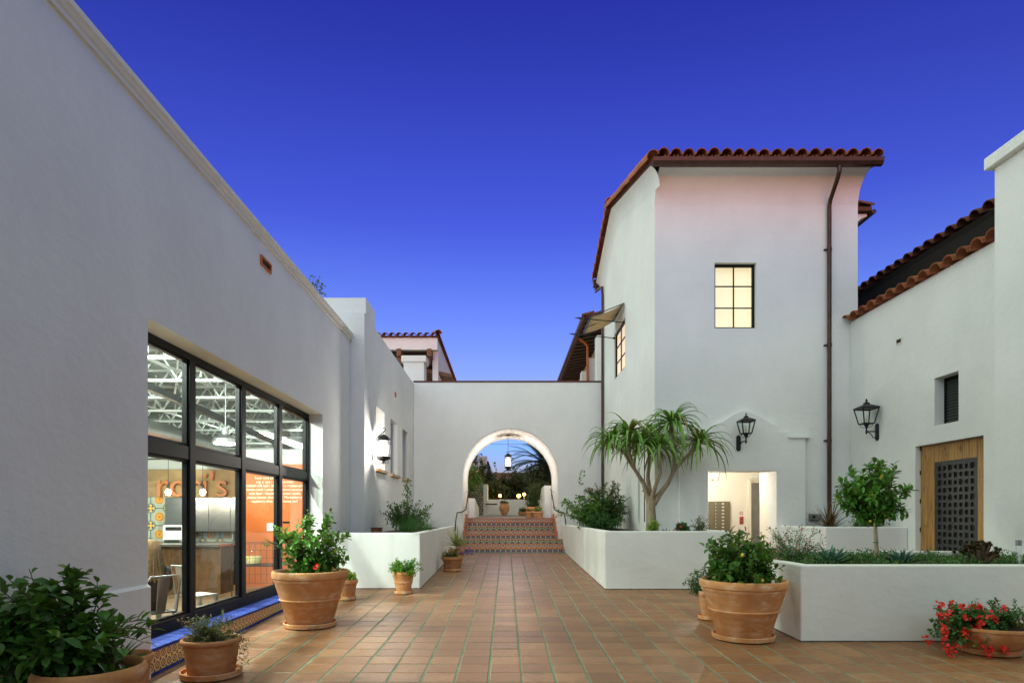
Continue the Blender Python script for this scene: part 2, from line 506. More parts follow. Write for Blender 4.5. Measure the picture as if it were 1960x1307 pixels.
def strap(g, p, d, L, W, droop, n=6, keel=.25, tipw=.05, twist=0):
    """long channelled leaf bending under its own weight"""
    d = d.normalized(); pos = Vector(p); vs = []; fs = []
    for i in range(n+1):
        t = i/n
        w = W*(1 - t)**.75*(.75 + .25*min(1, t*5)) + W*tipw*(1-t)
        s = d.cross(Vector((0,0,1)))
        if s.length < .05: s = Vector((1, 0, 0))
        s.normalize(); nn = s.cross(d)
        vs += [pos - s*w/2 + nn*w*keel, pos, pos + s*w/2 + nn*w*keel]
        pos = pos + d*(L/n)
        d = (d + Vector((0,0,-1))*droop/n*(.4 + 1.4*t)).normalized()
    for i in range(n):
        a = i*3
        fs += [(a, a+1, a+4, a+3), (a+1, a+2, a+5, a+4)]
    g.add(vs, fs)
def shrub_parts(rng, base, c, r, nstem, L, W, per=14, twigs=4, fine=False, stem_r=.008, up_bias=.5, fill=.35, spacing=None, fold=.15):
    """stems from base to points of an ellipsoid (centre c, radii r), twigs and leaves along them -> stems G, leaves G, tips"""
    gs, gl = G(), G(); gl.loose = True; tips = []
    nstem = int(nstem*1.45); per = int(per*1.15); W = W*1.15
    base = Vector(base); c = Vector(c)
    for k in range(nstem):
        while True:
            q = rv(rng)
            if fill < q.length <= 1 and q.z > -.75: break
        tip = c + Vector((q.x*r[0], q.y*r[1], q.z*r[2]))
        b = base + Vector((rng.uniform(-.04, .04), rng.uniform(-.04, .04), 0))
        mid = b.lerp(tip, .5) + Vector((0, 0, .15*r[2])) - (tip - c)*.18*rng.random()
        pts = []
        for i in range(8):
            t = i/7
            pts.append(b*(1-t)**2 + mid*2*t*(1-t) + tip*t*t + rv(rng, .008))
        gs.tube(pts, [stem_r*(1 - .75*i/7) for i in range(8)], 5, False)
        tips.append(tip)
        lines = [(pts, .35)]
        for j in range(twigs):
            t0 = rng.uniform(.35, .95); i0 = min(6, int(t0*7))
            p0 = pts[i0]; dd = (pts[i0+1] - pts[i0]).normalized()
            o = (dd*.6 + rv(rng)*.9 + Vector((0,0,.25)) + (p0 - c).normalized()*.5).normalized()
            ln = rng.uniform(.18, .42)*max(r)
            tp = [p0 + o*ln*u + Vector((0, 0, -.08*ln*u*u)) for u in (0, .33, .66, 1)]
            gs.tube(tp, [stem_r*.45, stem_r*.4, stem_r*.3, stem_r*.15], 4, False)
            lines.append((tp, .15)); tips.append(tp[-1])
        for pts_, start in lines:
            nl = max(3, int(per*(1 if start > .2 else .6)))
            m = len(pts_) - 1
            for i in range(nl):
                t = start + (1-start)*(i + rng.random()*.6)/nl; t = min(t, .999)
                a = int(t*m); p = pts_[a].lerp(pts_[a+1], t*m - a)
                dd = (pts_[a+1] - pts_[a]).normalized()
                ang = i*2.4 + rng.random()
                s1 = dd.cross(Vector((.2, .1, 1))).normalized(); s2 = dd.cross(s1)
                o = dd*rng.uniform(.25, .7) + (s1*math.cos(ang) + s2*math.sin(ang)) + Vector((0,0,up_bias*.5))
                k_ = rng.uniform(.5, 1.2)
                leaf(gl, p, o, Vector((0,0,1)) + rv(rng, .5), L*k_, W*k_, fold, fine, rng.uniform(0, .3))
    return gs, gl, tips
def flower(g, p, r, rng, n=5, n3=None):
    ax = (Vector((0, -.5, .7)) + rv(rng, .8)).normalized() if n3 is None else n3
    a = ax.cross(Vector((.3, .2, .9))).normalized(); b = ax.cross(a)
    for i in range(n):
        t = 2*math.pi*i/n + rng.random()*.3
        d = a*math.cos(t) + b*math.sin(t)
        leaf(g, p, d + ax*.35, ax, r, r*.75, .1)
# ================================================================== THE SETTING
g = G(); g.box(-400, 400, -300, 500, -1.2, -.5)
tag(obj('ground', g, plain('ground', (.10, .085, .065), .95, 0, .2, .3, 0, 'Position')), kind='structure')

# --- paving: a grout bed with saltillo tiles laid in straight columns
FX0, FX1, FY0, FY1 = -3.6, 7.6, 0.6, 19.06
def bed(x0, x1, y0, y1, top, depth):
    return [(x0,y0,floor_z(y0)+top-depth),(x1,y0,floor_z(y0)+top-depth),(x1,y1,floor_z(y1)+top-depth),(x0,y1,floor_z(y1)+top-depth),
            (x0,y0,floor_z(y0)+top),(x1,y0,floor_z(y0)+top),(x1,y1,floor_z(y1)+top),(x0,y1,floor_z(y1)+top)]
g = G(); g.hexa(bed(FX0, FX1, FY0, FY1 + .3, -.004, .3)); g.hexa(bed(-12, 14, -14, .598, -.004, .3))
pave = tag(obj('paving', g, M['grout']), kind='structure')
PX, PY, TX, TY = .305, .309, .2875, .2965
def tile_geo(g, cx, cy, rng, world=True, jit=True):
    a, b, h = TX/2, TY/2, .012
    i = .008
    dz = rng.uniform(-.0012, .0012) if jit else 0
    t1, t2 = (rng.uniform(-.004, .004), rng.uniform(-.004, .004)) if jit else (0, 0)
    vs = []
    for (x, y), z in [((-a,-b),-h),((a,-b),-h),((a,b),-h),((-a,b),-h),((-a,-b),-.004),((a,-b),-.004),((a,b),-.004),((-a,b),-.004),
                      ((-a+i,-b+i),.0),((a-i,-b+i),.0),((a-i,b-i),.0),((-a+i,b-i),.0)]:
        vs.append((cx + x, cy + y, z + dz + t1*x + t2*y + (floor_z(cy + y) if world else 0)))
    g.add(vs, [(0,1,5,4),(1,2,6,5),(2,3,7,6),(3,0,4,7),(4,5,9,8),(5,6,10,9),(6,7,11,10),(7,4,8,11),(8,9,10,11)])
rng = random.Random(3)
spots = []
for i in range(-13, 26):
    for j in range(-17, 44):
        cx = .149 + (i + .5)*PX; cy = 5.563 + (j + .5)*PY
        if not (FX0 + .1 < cx < FX1 - .1 and FY0 + .15 < cy < FY1 - .1): continue
        if cx < -3.22 and not (5.6 < cy < 11.1): continue
        if cx > 1.95 and cy > 11.45 and cx < 3.95: continue
        if cx < -1.7 and cy > 11.5: continue
        if cx > 3.55 and 7.3 < cy < 9.7: continue
        spots.append((cx + rng.uniform(-.003, .003), cy + rng.uniform(-.006, .006)))
def seen(s):
    x, y = s
    px = 968 + x/y*1190; py = 955 + 1947/y
    return -30 < px < 1990 and py < 1330
near = sorted([s for s in spots if seen(s)], key=lambda s: s[1])[:300]
nearset = set(near)
var = []
for k in range(6):
    gt = G(); tile_geo(gt, 0, 0, rng, False); var.append(mesh_of('tile', gt, M['floor_tile']))
for k, s in enumerate(near):
    piece('tile', var[k % 6], pave, (s[0], s[1], floor_z(s[1])), (math.atan(SLOPE), 0, 0))
g = G()
for s in spots:
    if s not in nearset: tile_geo(g, s[0], s[1], rng)
tag(obj('tile_field', g, M['floor_tile'], pave), kind='stuff')

# --- landing behind the stairs
LZ, LS = EYE - .10, .013
def land_z(y): return LZ + LS*(y - 21.1)
g = G(); g.hexa([(-9,21.125,.2),(9,21.125,.2),(9,31,.2),(-9,31,.2),(-9,21.125,land_z(21.1)-.004),(9,21.125,land_z(21.1)-.004),(9,31,land_z(31)),(-9,31,land_z(31))])
tag(obj('landing', g, M['landing']), kind='structure')
g = G(); g.box(-60, 60, 31.0, 120, -.6, 1.2)
tag(obj('garden_terrain', g, M['soil']), kind='structure')

# ================================================================== CAFE BUILDING (left)
fL = lambda u, v, w: (-3.27 - w, u, v)
CW0, CW1, CSILL, CHEAD = 5.68, 11.10, .40, 3.436
cafe = thing('cafe_building', (-3.27, 7, .2), 'white stucco cafe building with a large steel-framed window and moulded cornice', 'building')
obj('wall', wall_panel(.5, 13.06, -.3, 5.44, [(CW0, CW1, CSILL, CHEAD)], fL, .28), M['stucco'], cafe)
g = G(); g.prism([(-3.31,5.30),(-3.240,5.30),(-3.240,5.328),(-3.252,5.334),(-3.252,5.352),(-3.236,5.362),(-3.226,5.385),(-3.205,5.402),(-3.205,5.452),(-3.31,5.452)],
    lambda u, v, w: (u, w, v), .5, 13.16)
obj('cornice', g, M['stucco_warm'], cafe)
g = G(); g.prism([(-3.30,-.2),(-3.235,-.2),(-3.235,.985),(-3.262,1.01),(-3.30,1.01)], lambda u, v, w: (u, w, v), .5, CW0 - .012)
obj('plinth', g, M['stucco'], cafe)
g = G(); g.box(-13, -3.31, .5, 13.06, 5.2, 5.40); g.box(-13.3, -13.0, .5, 14.6, -.3, 5.4)
obj('roof_slab', g, M['stucco'], cafe)
# vent slot with clay lining
g = G()
vy0, vy1, vz0, vz1 = 8.27, 8.63, EYE+3.34, EYE+3.47
for a in ((vy0, vy1, vz0, vz0+.022), (vy0, vy1, vz1-.022, vz1), (vy0, vy0+.022, vz0+.023, vz1-.023), (vy1-.022, vy1, vz0+.023, vz1-.023)):
    g.box(-3.29, -3.245, a[0], a[1], a[2], a[3])
vt = obj('vent', g, M['vent_clay'], cafe)
g = G(); g.box(-3.285, -3.268, vy0+.023, vy1-.023, vz0+.023, vz1-.023); obj('vent_slot', g, M['dark_wood'], vt)
# tiled sill and dado
bl = NT('sill_glaze'); v = bl.co('Object'); n = bl.noise(v, 9, 4)
bl.base(bl.mix(bl.n('ShaderNodeObjectInfo').outputs['Random'], bl.ramp(n, [(.3, (.012, .022, .15)), (.7, (.035, .06, .30))]), (.05, .08, .32))).rough(.6, spec=.10)
M['sill_glaze'] = bl.mat
g = G(); g.box(-3.56, -3.285, CW0, CW1, .12, CSILL - .012)
sill = obj('sill', g, M['grout'], cafe)
gt = G(); gt.hexa([(-.14,-.0725,-.012),(.14,-.0725,-.012),(.14,.0725,-.012),(-.14,.0725,-.012),(-.137,-.070,0),(.137,-.070,0),(.137,.070,0),(-.137,.070,0)])
ms = mesh_of('sill_tile', gt, M['sill_glaze'])
gt = G(); gt.box(-.008, .008, -.0725, .0725, -.03, 0); mn = mesh_of('sill_nosing', gt, M['sill_glaze'])
k = 0; y = CW0 + .076
while y < CW1 - .06:
    piece('sill_tile', ms, sill, (-3.405, y, CSILL + .016), (0, R(3), 0))
    piece('sill_nosing', mn, sill, (-3.256, y, CSILL + .010))
    y += .1495
def make_dado():
    t = NT('dado_tile'); s = t.xyz(t.co('Object'))
    a = t.m('MULTIPLY', s[1], 20.5); b = t.m('MULTIPLY', s[2], 20.5)   # -1..1 over the tile face
    r = t.m('SQRT', t.m('ADD', t.m('MULTIPLY', a, a), t.m('MULTIPLY', b, b)))
    aa, ab = t.m('ABSOLUTE', a), t.m('ABSOLUTE', b)
    ring = t.m('LESS_THAN', t.m('ABSOLUTE', t.m('SUBTRACT', r, .62)), .14)
    dot = t.m('LESS_THAN', r, .2)
    ca, cb = t.m('SUBTRACT', aa, 1.0), t.m('SUBTRACT', ab, 1.0)
    rc = t.m('SQRT', t.m('ADD', t.m('MULTIPLY', ca, ca), t.m('MULTIPLY', cb, cb)))
    corner = t.m('LESS_THAN', rc, .34)
    petal = t.m('MULTIPLY', t.m('LESS_THAN', t.m('ABSOLUTE', t.m('SUBTRACT', aa, ab)), .12), t.m('LESS_THAN', r, .55))
    c = t.mix(ring, (.76, .56, .26), (.05, .065, .12)); c = t.mix(petal, c, (.42, .16, .05)); c = t.mix(dot, c, (.05, .07, .14)); c = t.mix(corner, c, (.10, .09, .08))
    t.base(c).rough(.3)
    return t.mat
M['dado_tile'] = make_dado()
g = G(); g.hexa([(-3.40,CW0,.0),(-3.272,CW0,.0),(-3.272,CW1,.0),(-3.40,CW1,.0),(-3.40,CW0,CSILL-.014),(-3.272,CW0,CSILL-.014),(-3.272,CW1,CSILL-.014),(-3.40,CW1,CSILL-.014)])
dado = obj('dado', g, M['grout'], cafe)
gt = G(); gt.box(-.008, .004, -.0475, .0475, -.0475, .0475); md = mesh_of('dado_tile', gt, M['dado_tile'])
for i in range(54):
    y = CW0 + .05 + i*.1
    for j in range(3):
        z = CSILL - .065 - j*.0985
        if z < floor_z(y) - .05: continue
        piece('dado_tile', md, dado, (-3.269, y, z))
gt = G(); gt.box(-.006, .006, -.072, .072, -.016, .016); mb_ = mesh_of('skirting_tile', gt, M['sill_glaze'])
y = CW0 + .075
while y < CW1:
    piece('skirting_tile', mb_, dado, (-3.258, y, floor_z(y) + .014), (math.atan(SLOPE), 0, 0)); y += .1495
# steel window: four bays, transom
FXp = -3.56
win = obj('window', G().box(FXp-.04, FXp+.05, CW0, CW1, CHEAD-.075, CHEAD-.002), M['window_metal'], cafe)
mull = [CW0+.02, 6.97, 8.33, 9.70, CW1-.045]
zT = EYE + .69
def wbar(name, *a): return obj(name, G().box(*a), M['window_metal'], win, bevel=.006)
wbar('bottom_rail', FXp-.04, FXp+.05, CW0, CW1, CSILL+.006, CSILL+.15)
for i, my in enumerate(mull):
    w = .05 if i in (0, 4) else .065
    wbar('mullion', FXp-.04, FXp+.055, my-w, my+w, CSILL+.151, CHEAD-.076)
for i in range(4):
    a = mull[i] + (.05 if i == 0 else .065); b = mull[i+1] - (.05 if i == 3 else .065)
    wbar('transom', FXp-.035, FXp+.05, a, b, zT-.075, zT+.075)
    for z0, z1 in ((CSILL+.15, zT-.075), (zT+.075, CHEAD-.075)):
        g = G(); t_ = .03
        g.box(FXp-.02, FXp+.03, a, a+t_, z0, z1); g.box(FXp-.02, FXp+.03, b-t_, b, z0, z1)
        g.box(FXp-.02, FXp+.03, a+t_, b-t_, z0, z0+t_); g.box(FXp-.02, FXp+.03, a+t_, b-t_, z1-t_, z1)
        obj('sash', g, M['window_metal'], win)
        obj('pane', G().add([(FXp, a+t_, z0+t_), (FXp, b-t_, z0+t_), (FXp, b-t_, z1-t_), (FXp, a+t_, z1-t_)], [(0,1,2,3)]), M['glass'], win)
# the room behind it
IZ = .10
g = G()
g.box(-13, -3.56, .5, 24, IZ-.2, IZ)
obj('interior_floor', g, plain('cafe_floor', (.26, .17, .10), .45, 0, .3, 2), cafe)
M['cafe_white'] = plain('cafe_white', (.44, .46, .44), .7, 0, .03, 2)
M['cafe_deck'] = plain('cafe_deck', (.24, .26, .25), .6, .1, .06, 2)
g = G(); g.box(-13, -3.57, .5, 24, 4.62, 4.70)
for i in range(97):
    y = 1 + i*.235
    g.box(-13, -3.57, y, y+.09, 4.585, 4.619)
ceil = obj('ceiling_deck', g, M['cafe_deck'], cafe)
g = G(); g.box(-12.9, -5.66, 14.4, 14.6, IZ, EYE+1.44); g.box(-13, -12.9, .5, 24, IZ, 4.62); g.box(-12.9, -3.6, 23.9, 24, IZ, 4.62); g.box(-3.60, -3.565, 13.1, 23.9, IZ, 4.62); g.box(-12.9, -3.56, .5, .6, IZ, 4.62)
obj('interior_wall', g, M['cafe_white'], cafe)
M['orange_paint'] = plain('orange_paint', (.50, .105, .005), .6, 0, .06, 2)
g = G(); g.box(-5.655, -3.602, 13.4, 14.6, IZ, EYE+1.10)
orw = obj('orange_wall', g, M['orange_paint'], cafe)
g = G(); g.box(-5.656, -3.602, 13.41, 14.6, EYE+1.103, EYE+1.42); obj('interior_wall', g, M['cafe_white'], cafe)
M['chalk'] = plain('chalk', (.82, .78, .70), .8, 0, .05, 30)
lines = ['~our seasonal flavors~', 'fresh mint chip / strawberry', "cup o' joe / salted caramel", 'malted milk ball / blackberry cheesecake', 'lemon curd / caramel / almond coconut',
         'root beer / biscotti / lavender vanilla', 'peanut butter chocolate / Marionberry', 'raspberry choc chip / honey nut!']
for i, ln in enumerate(lines):
    z = EYE + (.98 if i == 0 else .86 - .083*i)
    text('lettering', ln, M['chalk'], orw, (-4.98, 13.396, z), .112 if i == 0 else .088, .001, align='CENTER', sx=.86)
g = G(); g.box(-5.14, -5.00, 13.37, 13.40, EYE-.34, EYE-.17); obj('thermostat', g, M['white_plastic'], orw, bevel=.006)
g = G(); g.box(-4.80, -4.66, 13.385, 13.40, EYE-.17, EYE-.13); obj('switch_plate', g, M['window_metal'], orw)
# patterned kitchen tiles
def make_encaustic():
    t = NT('encaustic_tile'); s = t.xyz(t.co('Position'))
    P = .40
    def wrap(x): return t.m('SUBTRACT', t.m('MULTIPLY', t.m('FRACT', t.m('DIVIDE', x, P)), 2.0), 1.0)
    a, b = wrap(s[0]), wrap(s[2])
    r = t.m('SQRT', t.m('ADD', t.m('MULTIPLY', a, a), t.m('MULTIPLY', b, b)))
    aa, ab = t.m('ABSOLUTE', a), t.m('ABSOLUTE', b)
    ca, cb = t.m('SUBTRACT', aa, 1.0), t.m('SUBTRACT', ab, 1.0)
    rc = t.m('SQRT', t.m('ADD', t.m('MULTIPLY', ca, ca), t.m('MULTIPLY', cb, cb)))
    c = t.mix(t.m('LESS_THAN', rc, .52), (.36, .38, .30), (.62, .33, .04))
    c = t.mix(t.m('LESS_THAN', t.m('ABSOLUTE', t.m('SUBTRACT', rc, .42)), .05), c, (.50, .14, .05))
    c = t.mix(t.m('LESS_THAN', rc, .16), c, (.55, .16, .05))
    c = t.mix(t.m('LESS_THAN', r, .55), c, (.46, .36, .20))
    c = t.mix(t.m('LESS_THAN', t.m('ABSOLUTE', t.m('SUBTRACT', r, .52)), .05), c, (.03, .10, .12))
    cross = t.m('MULTIPLY', t.m('LESS_THAN', t.m('MINIMUM', aa, ab), .05), t.m('GREATER_THAN', r, .54))
    c = t.mix(cross, c, (.03, .10, .12))
    pet = t.m('MULTIPLY', t.m('LESS_THAN', t.m('ABSOLUTE', t.m('SUBTRACT', aa, ab)), .16), t.m('LESS_THAN', r, .42))
    c = t.mix(pet, c, (.04, .07, .14))
    pet2 = t.m('MULTIPLY', t.m('LESS_THAN', t.m('MINIMUM', aa, ab), .09), t.m('LESS_THAN', r, .42))
    c = t.mix(pet2, c, (.75, .42, .06))
    t.base(c).rough(.3); return t.mat
M['encaustic'] = make_encaustic()
g = G(); g.box(-10.5, -5.66, 14.36, 14.398, IZ+.8, EYE+.42); obj('tile_backsplash', g, M['encaustic'], cafe)
M['plywood'] = plain('plywood', (.30, .19, .08), .6, 0, .25, 3)
g = G(); g.box(-10.5, -5.66, 14.33, 14.398, EYE+.425, EYE+1.06)
board = obj('sign_board', g, M['plywood'], cafe)
sl = NT('sign_letter'); sl.base((.46, .17, .06)).rough(.5); M['sign_letter'] = sl.mat
text('sign_lettering', "rori's a", M['sign_letter'], board, (-8.02, 14.25, EYE+.43), .80, .045, sx=.98)
# roof trusses: five open-web joists
for i, y in enumerate((4.6, 6.2, 7.8, 9.4, 11.0, 12.6, 14.2, 15.8, 17.4, 19.0, 20.6, 22.2)):
    g = G()
    g.bar((-12.8, y, 4.56), (-3.6, y, 4.56), .06, .05); g.bar((-12.8, y, 4.02), (-3.6, y, 4.02), .05, .05)
    x = -12.6; up = False
    while x < -3.9:
        g.bar((x, y, 4.03 if not up else 4.55), (x+.34, y, 4.55 if not up else 4.03), .032); x += .34; up = not up
    obj('roof_truss', g, M['cafe_white'], cafe)
for x in (-4.6, -5.9, -7.2, -8.5, -9.8):
    g = G(); g.bar((x, 3, 4.22), (x, 23.8, 4.22), .045)
    for k in range(12): g.bar((x, 3.2+k*1.6, 4.5), (x-.7, 4.4+k*1.6, 4.05), .03)
    obj('bridging_bar', g, M['cafe_white'], cafe)
g = G(); pts = [(-6.6, y*.1, EYE+1.55) for y in range(40, 144)]
g.tube(pts, [.22 if i % 2 else .205 for i in range(len(pts))], 16, True); obj('spiral_duct', g, M['grey_metal'], cafe, smooth=True)
g = G(); g.bar((-4.75, 3, EYE+1.95), (-6.9, 23.5, EYE+1.95), .09, .11); obj('track_rail', g, M['black_metal'], cafe)
g = G(); g.bar((-9.5, 12.6, EYE+1.14), (-5.4, 12.6, EYE+1.14), .03); obj('lamp_rail', g, M['black_metal'], cafe)

# --- things in the cafe
for i, (x, lb) in enumerate(((-6.84, 'bare glowing pendant bulb in front of the first sign letters'), (-6.14, 'bare glowing pendant bulb in front of the middle of the sign'), (-7.55, 'bare glowing pendant bulb close to the near end of the sign'))):
    p = thing('pendant_lamp', (x, 12.6, EYE+.47), lb, 'pendant lamp', 'bare pendant bulbs over the cafe counter')
    g = G(); g.tube([(x, 12.6, EYE+1.12), (x, 12.6, EYE+.62)], .006, 6); obj('cord', g, M['black_metal'], p)
    g = G(); g.lathe([(.012, .16), (.028, .15), (.028, .07), (.018, .06)][::-1], 12, (x, 12.6, EYE+.47)); obj('socket', g, M['black_metal'], p, True)
    g = G(); g.sphere((x, 12.6, EYE+.47), .055, 14, 9, (1,1,1.2)); obj('bulb', g, M['bulb'], p, True)
    lamp('pendant_light', 'POINT', (x, 12.55, EYE+.40), P_PENDANT, (1.0, .88, .62), p, .09)
hb = thing('high_bay_lamp', (-5.05, 11.2, EYE+1.30), 'wide grey high-bay lamp under the white cafe ceiling', 'ceiling lamp')
g = G(); g.lathe([(.23, 0), (.21, .07), (.12, .13), (.06, .16), (.06, .26)], 24, (-5.05, 11.2, EYE+1.30)); obj('shade', g, M['grey_metal'], hb, True)
g = G(); g.lathe([(.19, -.015), (.19, .0)], 24, (-5.05, 11.2, EYE+1.295)); obj('lens', g, M['bulb_white'], hb)
g = G(); g.tube([(-5.05, 11.2, EYE+1.55), (-5.05, 11.2, 4.6)], .01, 6); obj('rod', g, M['grey_metal'], hb)
lamp('high_bay_light', 'POINT', (-5.05, 11.2, EYE+1.20), P_HIGHBAY, CAFE_COL, hb, .12)
for i, (x, y, lb) in enumerate(((-4.35, 6.9, 'long white strip light over the cafe tables nearest the window'), (-6.7, 7.4, 'long white strip light deep in the cafe over the counter'), (-6.6, 18.5, 'long white strip light in the far room beyond the orange wall'))):  # added lamps, unseen: they send light through the window and into the far room
    p = thing('added_strip_light', (x, y, EYE+2.2), lb, 'strip light', 'white strip lights under the cafe ceiling')  # added and unseen, here only for their light
    g = G(); g.box(x-.26, x+.26, y-1.9, y+1.9, EYE+2.22, EYE+2.28); obj('housing', g, M['white_paint'], p)
    g = G(); g.box(x-.06, x+.06, y-1.85, y+1.85, EYE+2.19, EYE+2.218); obj('tube', g, M['bulb_white'], p)
    for yy in (y-1.5, y+1.5):
        obj('hanger', G().bar((x, yy, EYE+2.30), (x, yy, 4.585), .012), M['grey_metal'], p)  # hangers of the added strip lights, added with them
    for yy in (y-1.5, y, y+1.5): lamp('added_strip_lamp', 'POINT', (x, yy, EYE+2.10), P_ADDED_STRIP/3*(.62, 1.0, .45)[i], CAFE_COL, p, .06)
# steel wall units
h = thing('steel_wall_cabinet', (-6.9, 14.2, EYE-.36), 'row of brushed steel wall cabinets below the sign letters', 'cabinet')
for i in range(4):
    x0 = -7.66 + i*.49
    obj('cabinet_door', G().box(x0, x0+.482, 13.98, 14.0, EYE-.36, EYE+.40), M['steel'], h, bevel=.004)
obj('carcass', G().box(-7.66, -5.70, 14.002, 14.33, EYE-.358, EYE+.398), M['steel'], h)
b = thing('back_counter', (-7.6, 14.0, IZ), 'dark kitchen counter along the patterned tile wall', 'counter')
obj('top', G().box(-10.2, -5.68, 13.7, 14.35, IZ+.88, IZ+.93), M['steel'], b); obj('front', G().box(-10.2, -5.68, 13.75, 14.33, IZ, IZ+.878), M['black_metal'], b)
b = thing('serving_bar', (-6.4, 12.3, IZ), 'wood-fronted serving bar with a steel top', 'counter')
obj('top', G().box(-9.4, -5.55, 12.0, 12.75, IZ+.93, IZ+.97), M['steel'], b)
gt = G(); gt.box(0, .196, 0, .02, 0, .925); mp = mesh_of('board', gt, plain('bar_wood', (.13, .06, .022), .5, 0, .45, 5))
for i in range(19): piece('board', mp, b, (-9.35 + i*.2, 12.10, IZ))
obj('carcass', G().box(-9.35, -5.56, 12.121, 12.7, IZ, IZ+.928), M['dark_wood'], b)
b = thing('espresso_machine', (-7.3, 13.98, IZ+.93), 'white boxy kitchen appliance on the back counter under the tiles', 'appliance')
obj('body', G().box(-7.62, -7.1, 13.8, 14.2, IZ+.935, IZ+1.32), M['white_plastic'], b, bevel=.02)
obj('drip_tray', G().box(-7.55, -7.2, 13.72, 13.798, IZ+.94, IZ+1.0), M['steel'], b)
obj('panel', G().box(-7.55, -7.2, 13.79, 13.801, IZ+1.2, IZ+1.28), M['black_metal'], b)
b = thing('tap', (-6.2, 14.0, IZ+.93), 'curved steel tap over the kitchen counter', 'tap')
g = G(); g.tube([(-6.2, 14.1, IZ+.93), (-6.2, 14.1, IZ+1.1), (-6.1, 14.08, IZ+1.17), (-5.95, 14.05, IZ+1.14), (-5.93, 14.05, IZ+1.08)], .014, 8); obj('spout', g, M['steel'], b, True)
obj('lever', G().bar((-6.2, 14.1, IZ+1.0), (-6.3, 14.1, IZ+1.04), .012), M['steel'], b)
# wire rack with drink jar
rk = thing('wire_rack_table', (-4.7, 11.6, IZ), 'black wire rack table against the orange wall side', 'rack')
g = G()
for x in (-5.0, -4.15):
    for y in (11.35, 11.85): g.bar((x, y, IZ), (x, y, IZ+1.02), .014)
for z in (IZ+.62, IZ+1.02):
    for y in (11.35, 11.85): g.bar((-5.0, y, z), (-4.15, y, z), .01)
    for x in (-5.0, -4.15): g.bar((x, 11.35, z), (x, 11.85, z), .01)
for i in range(9):
    g.bar((-5.0+i*.106, 11.35, IZ+.3), (-5.0+i*.106, 11.35, IZ+1.02), .006)
for z in (IZ+.3, IZ+.46, IZ+.76, IZ+.9): g.bar((-5.0, 11.35, z), (-4.15, 11.35, z), .006)
obj('frame', g, M['black_metal'], rk); obj('shelf', G().box(-4.99, -4.16, 11.36, 11.84, IZ+.60, IZ+.615), M['black_metal'], rk)
j = thing('drink_jar', (-4.72, 11.6, IZ+.616), 'round glass drink jar of lemonade with lemon slices on the wire rack', 'jar')
g = G(); g.lathe([(.10,.0),(.155,.02),(.175,.12),(.165,.20),(.11,.27),(.07,.30),(.075,.33)], 24, (-4.72, 11.6, IZ+.617)); obj('jar', g, M['glass'], j, 'all')
g = G(); g.lathe([(.09,.01),(.145,.03),(.162,.12),(.158,.16)], 24, (-4.72, 11.6, IZ+.617)); obj('lemonade', g, plain('lemonade', (.75, .60, .28), .2, 0, .15, 20), j, True)
g = G(); g.lathe([(.08,.332),(.085,.345),(.05,.375),(.015,.385),(.02,.41),(.006,.42)], 16, (-4.72, 11.6, IZ+.617)); obj('lid', g, M['glass'], j, True)
rg_ = random.Random(5)
for i in range(7):
    a = -2.4 + i*.27; obj('lemon_slice', G().sphere((-4.72+.163*math.sin(a+1.4)*-1, 11.6-.163*math.cos(a+.9)*1.0, IZ+.70+.05*rg_.random()), .03, 8, 5, (1,.35,1)), M['fruit'], j, True)
# cafe tables and metal chairs
def metal_chair(loc, rz, label):
    c = thing('metal_chair', loc, label, 'chair', 'metal cafe chairs'); c.rotation_euler[2] = rz
    def lo(name, g, mat=M['grey_metal']): return obj(name, g, mat, c, local=True, bevel=.004)
    lo('seat', G().box(-.19, .19, -.19, .19, .435, .455))
    for sx in (-1, 1):
        lo('leg', G().hexa([(sx*.215-.02,-.215,0),(sx*.215+.02,-.215,0),(sx*.215+.02,-.19,0),(sx*.215-.02,-.19,0),(sx*.17-.03,-.18,.434),(sx*.17+.03,-.18,.434),(sx*.17+.03,-.15,.434),(sx*.17-.03,-.15,.434)]))
        lo('leg', G().hexa([(sx*.215-.02,.215,0),(sx*.215+.02,.215,0),(sx*.215+.02,.24,0),(sx*.215-.02,.24,0),(sx*.17-.03,.15,.434),(sx*.17+.03,.15,.434),(sx*.17+.03,.18,.434),(sx*.17-.03,.18,.434)]))
    g = G(); g.tube([(-.18,.19,.456),(-.19,.25,.80),(-.15,.27,.86),(.15,.27,.86),(.19,.25,.80),(.18,.19,.456)], .013, 8); lo('back_frame', g)
    lo('back_splat', G().hexa([(-.05,.185,.456),(.05,.185,.456),(.05,.195,.456),(-.05,.195,.456),(-.07,.262,.85),(.07,.262,.85),(.07,.272,.85),(-.07,.272,.85)]))
    return c
metal_chair((-4.25, 8.55, IZ), R(150), 'empty polished metal chair behind the second window pane')
metal_chair((-4.02, 7.05, IZ), R(238), 'metal chair of the seated person by the window')
def cafe_table(loc, label):
    c = thing('cafe_table', loc, label, 'table', 'small cafe tables')
    x, y, z = loc
    obj('tabletop', G().box(x-.35, x+.35, y-.35, y+.35, z+.72, z+.75), M['plywood'], c, bevel=.006)
    obj('post', G().tube([(x, y, z+.02), (x, y, z+.72)], .03, 10), M['black_metal'], c)
    obj('foot', G().lathe([(.24,0),(.24,.012),(.04,.03)], 20, (x, y, z)), M['black_metal'], c)
cafe_table((-4.75, 7.85, IZ), 'small square cafe table between the seated person and the empty chair')
cafe_table((-6.3, 9.6, IZ), 'small square cafe table deeper inside the room')

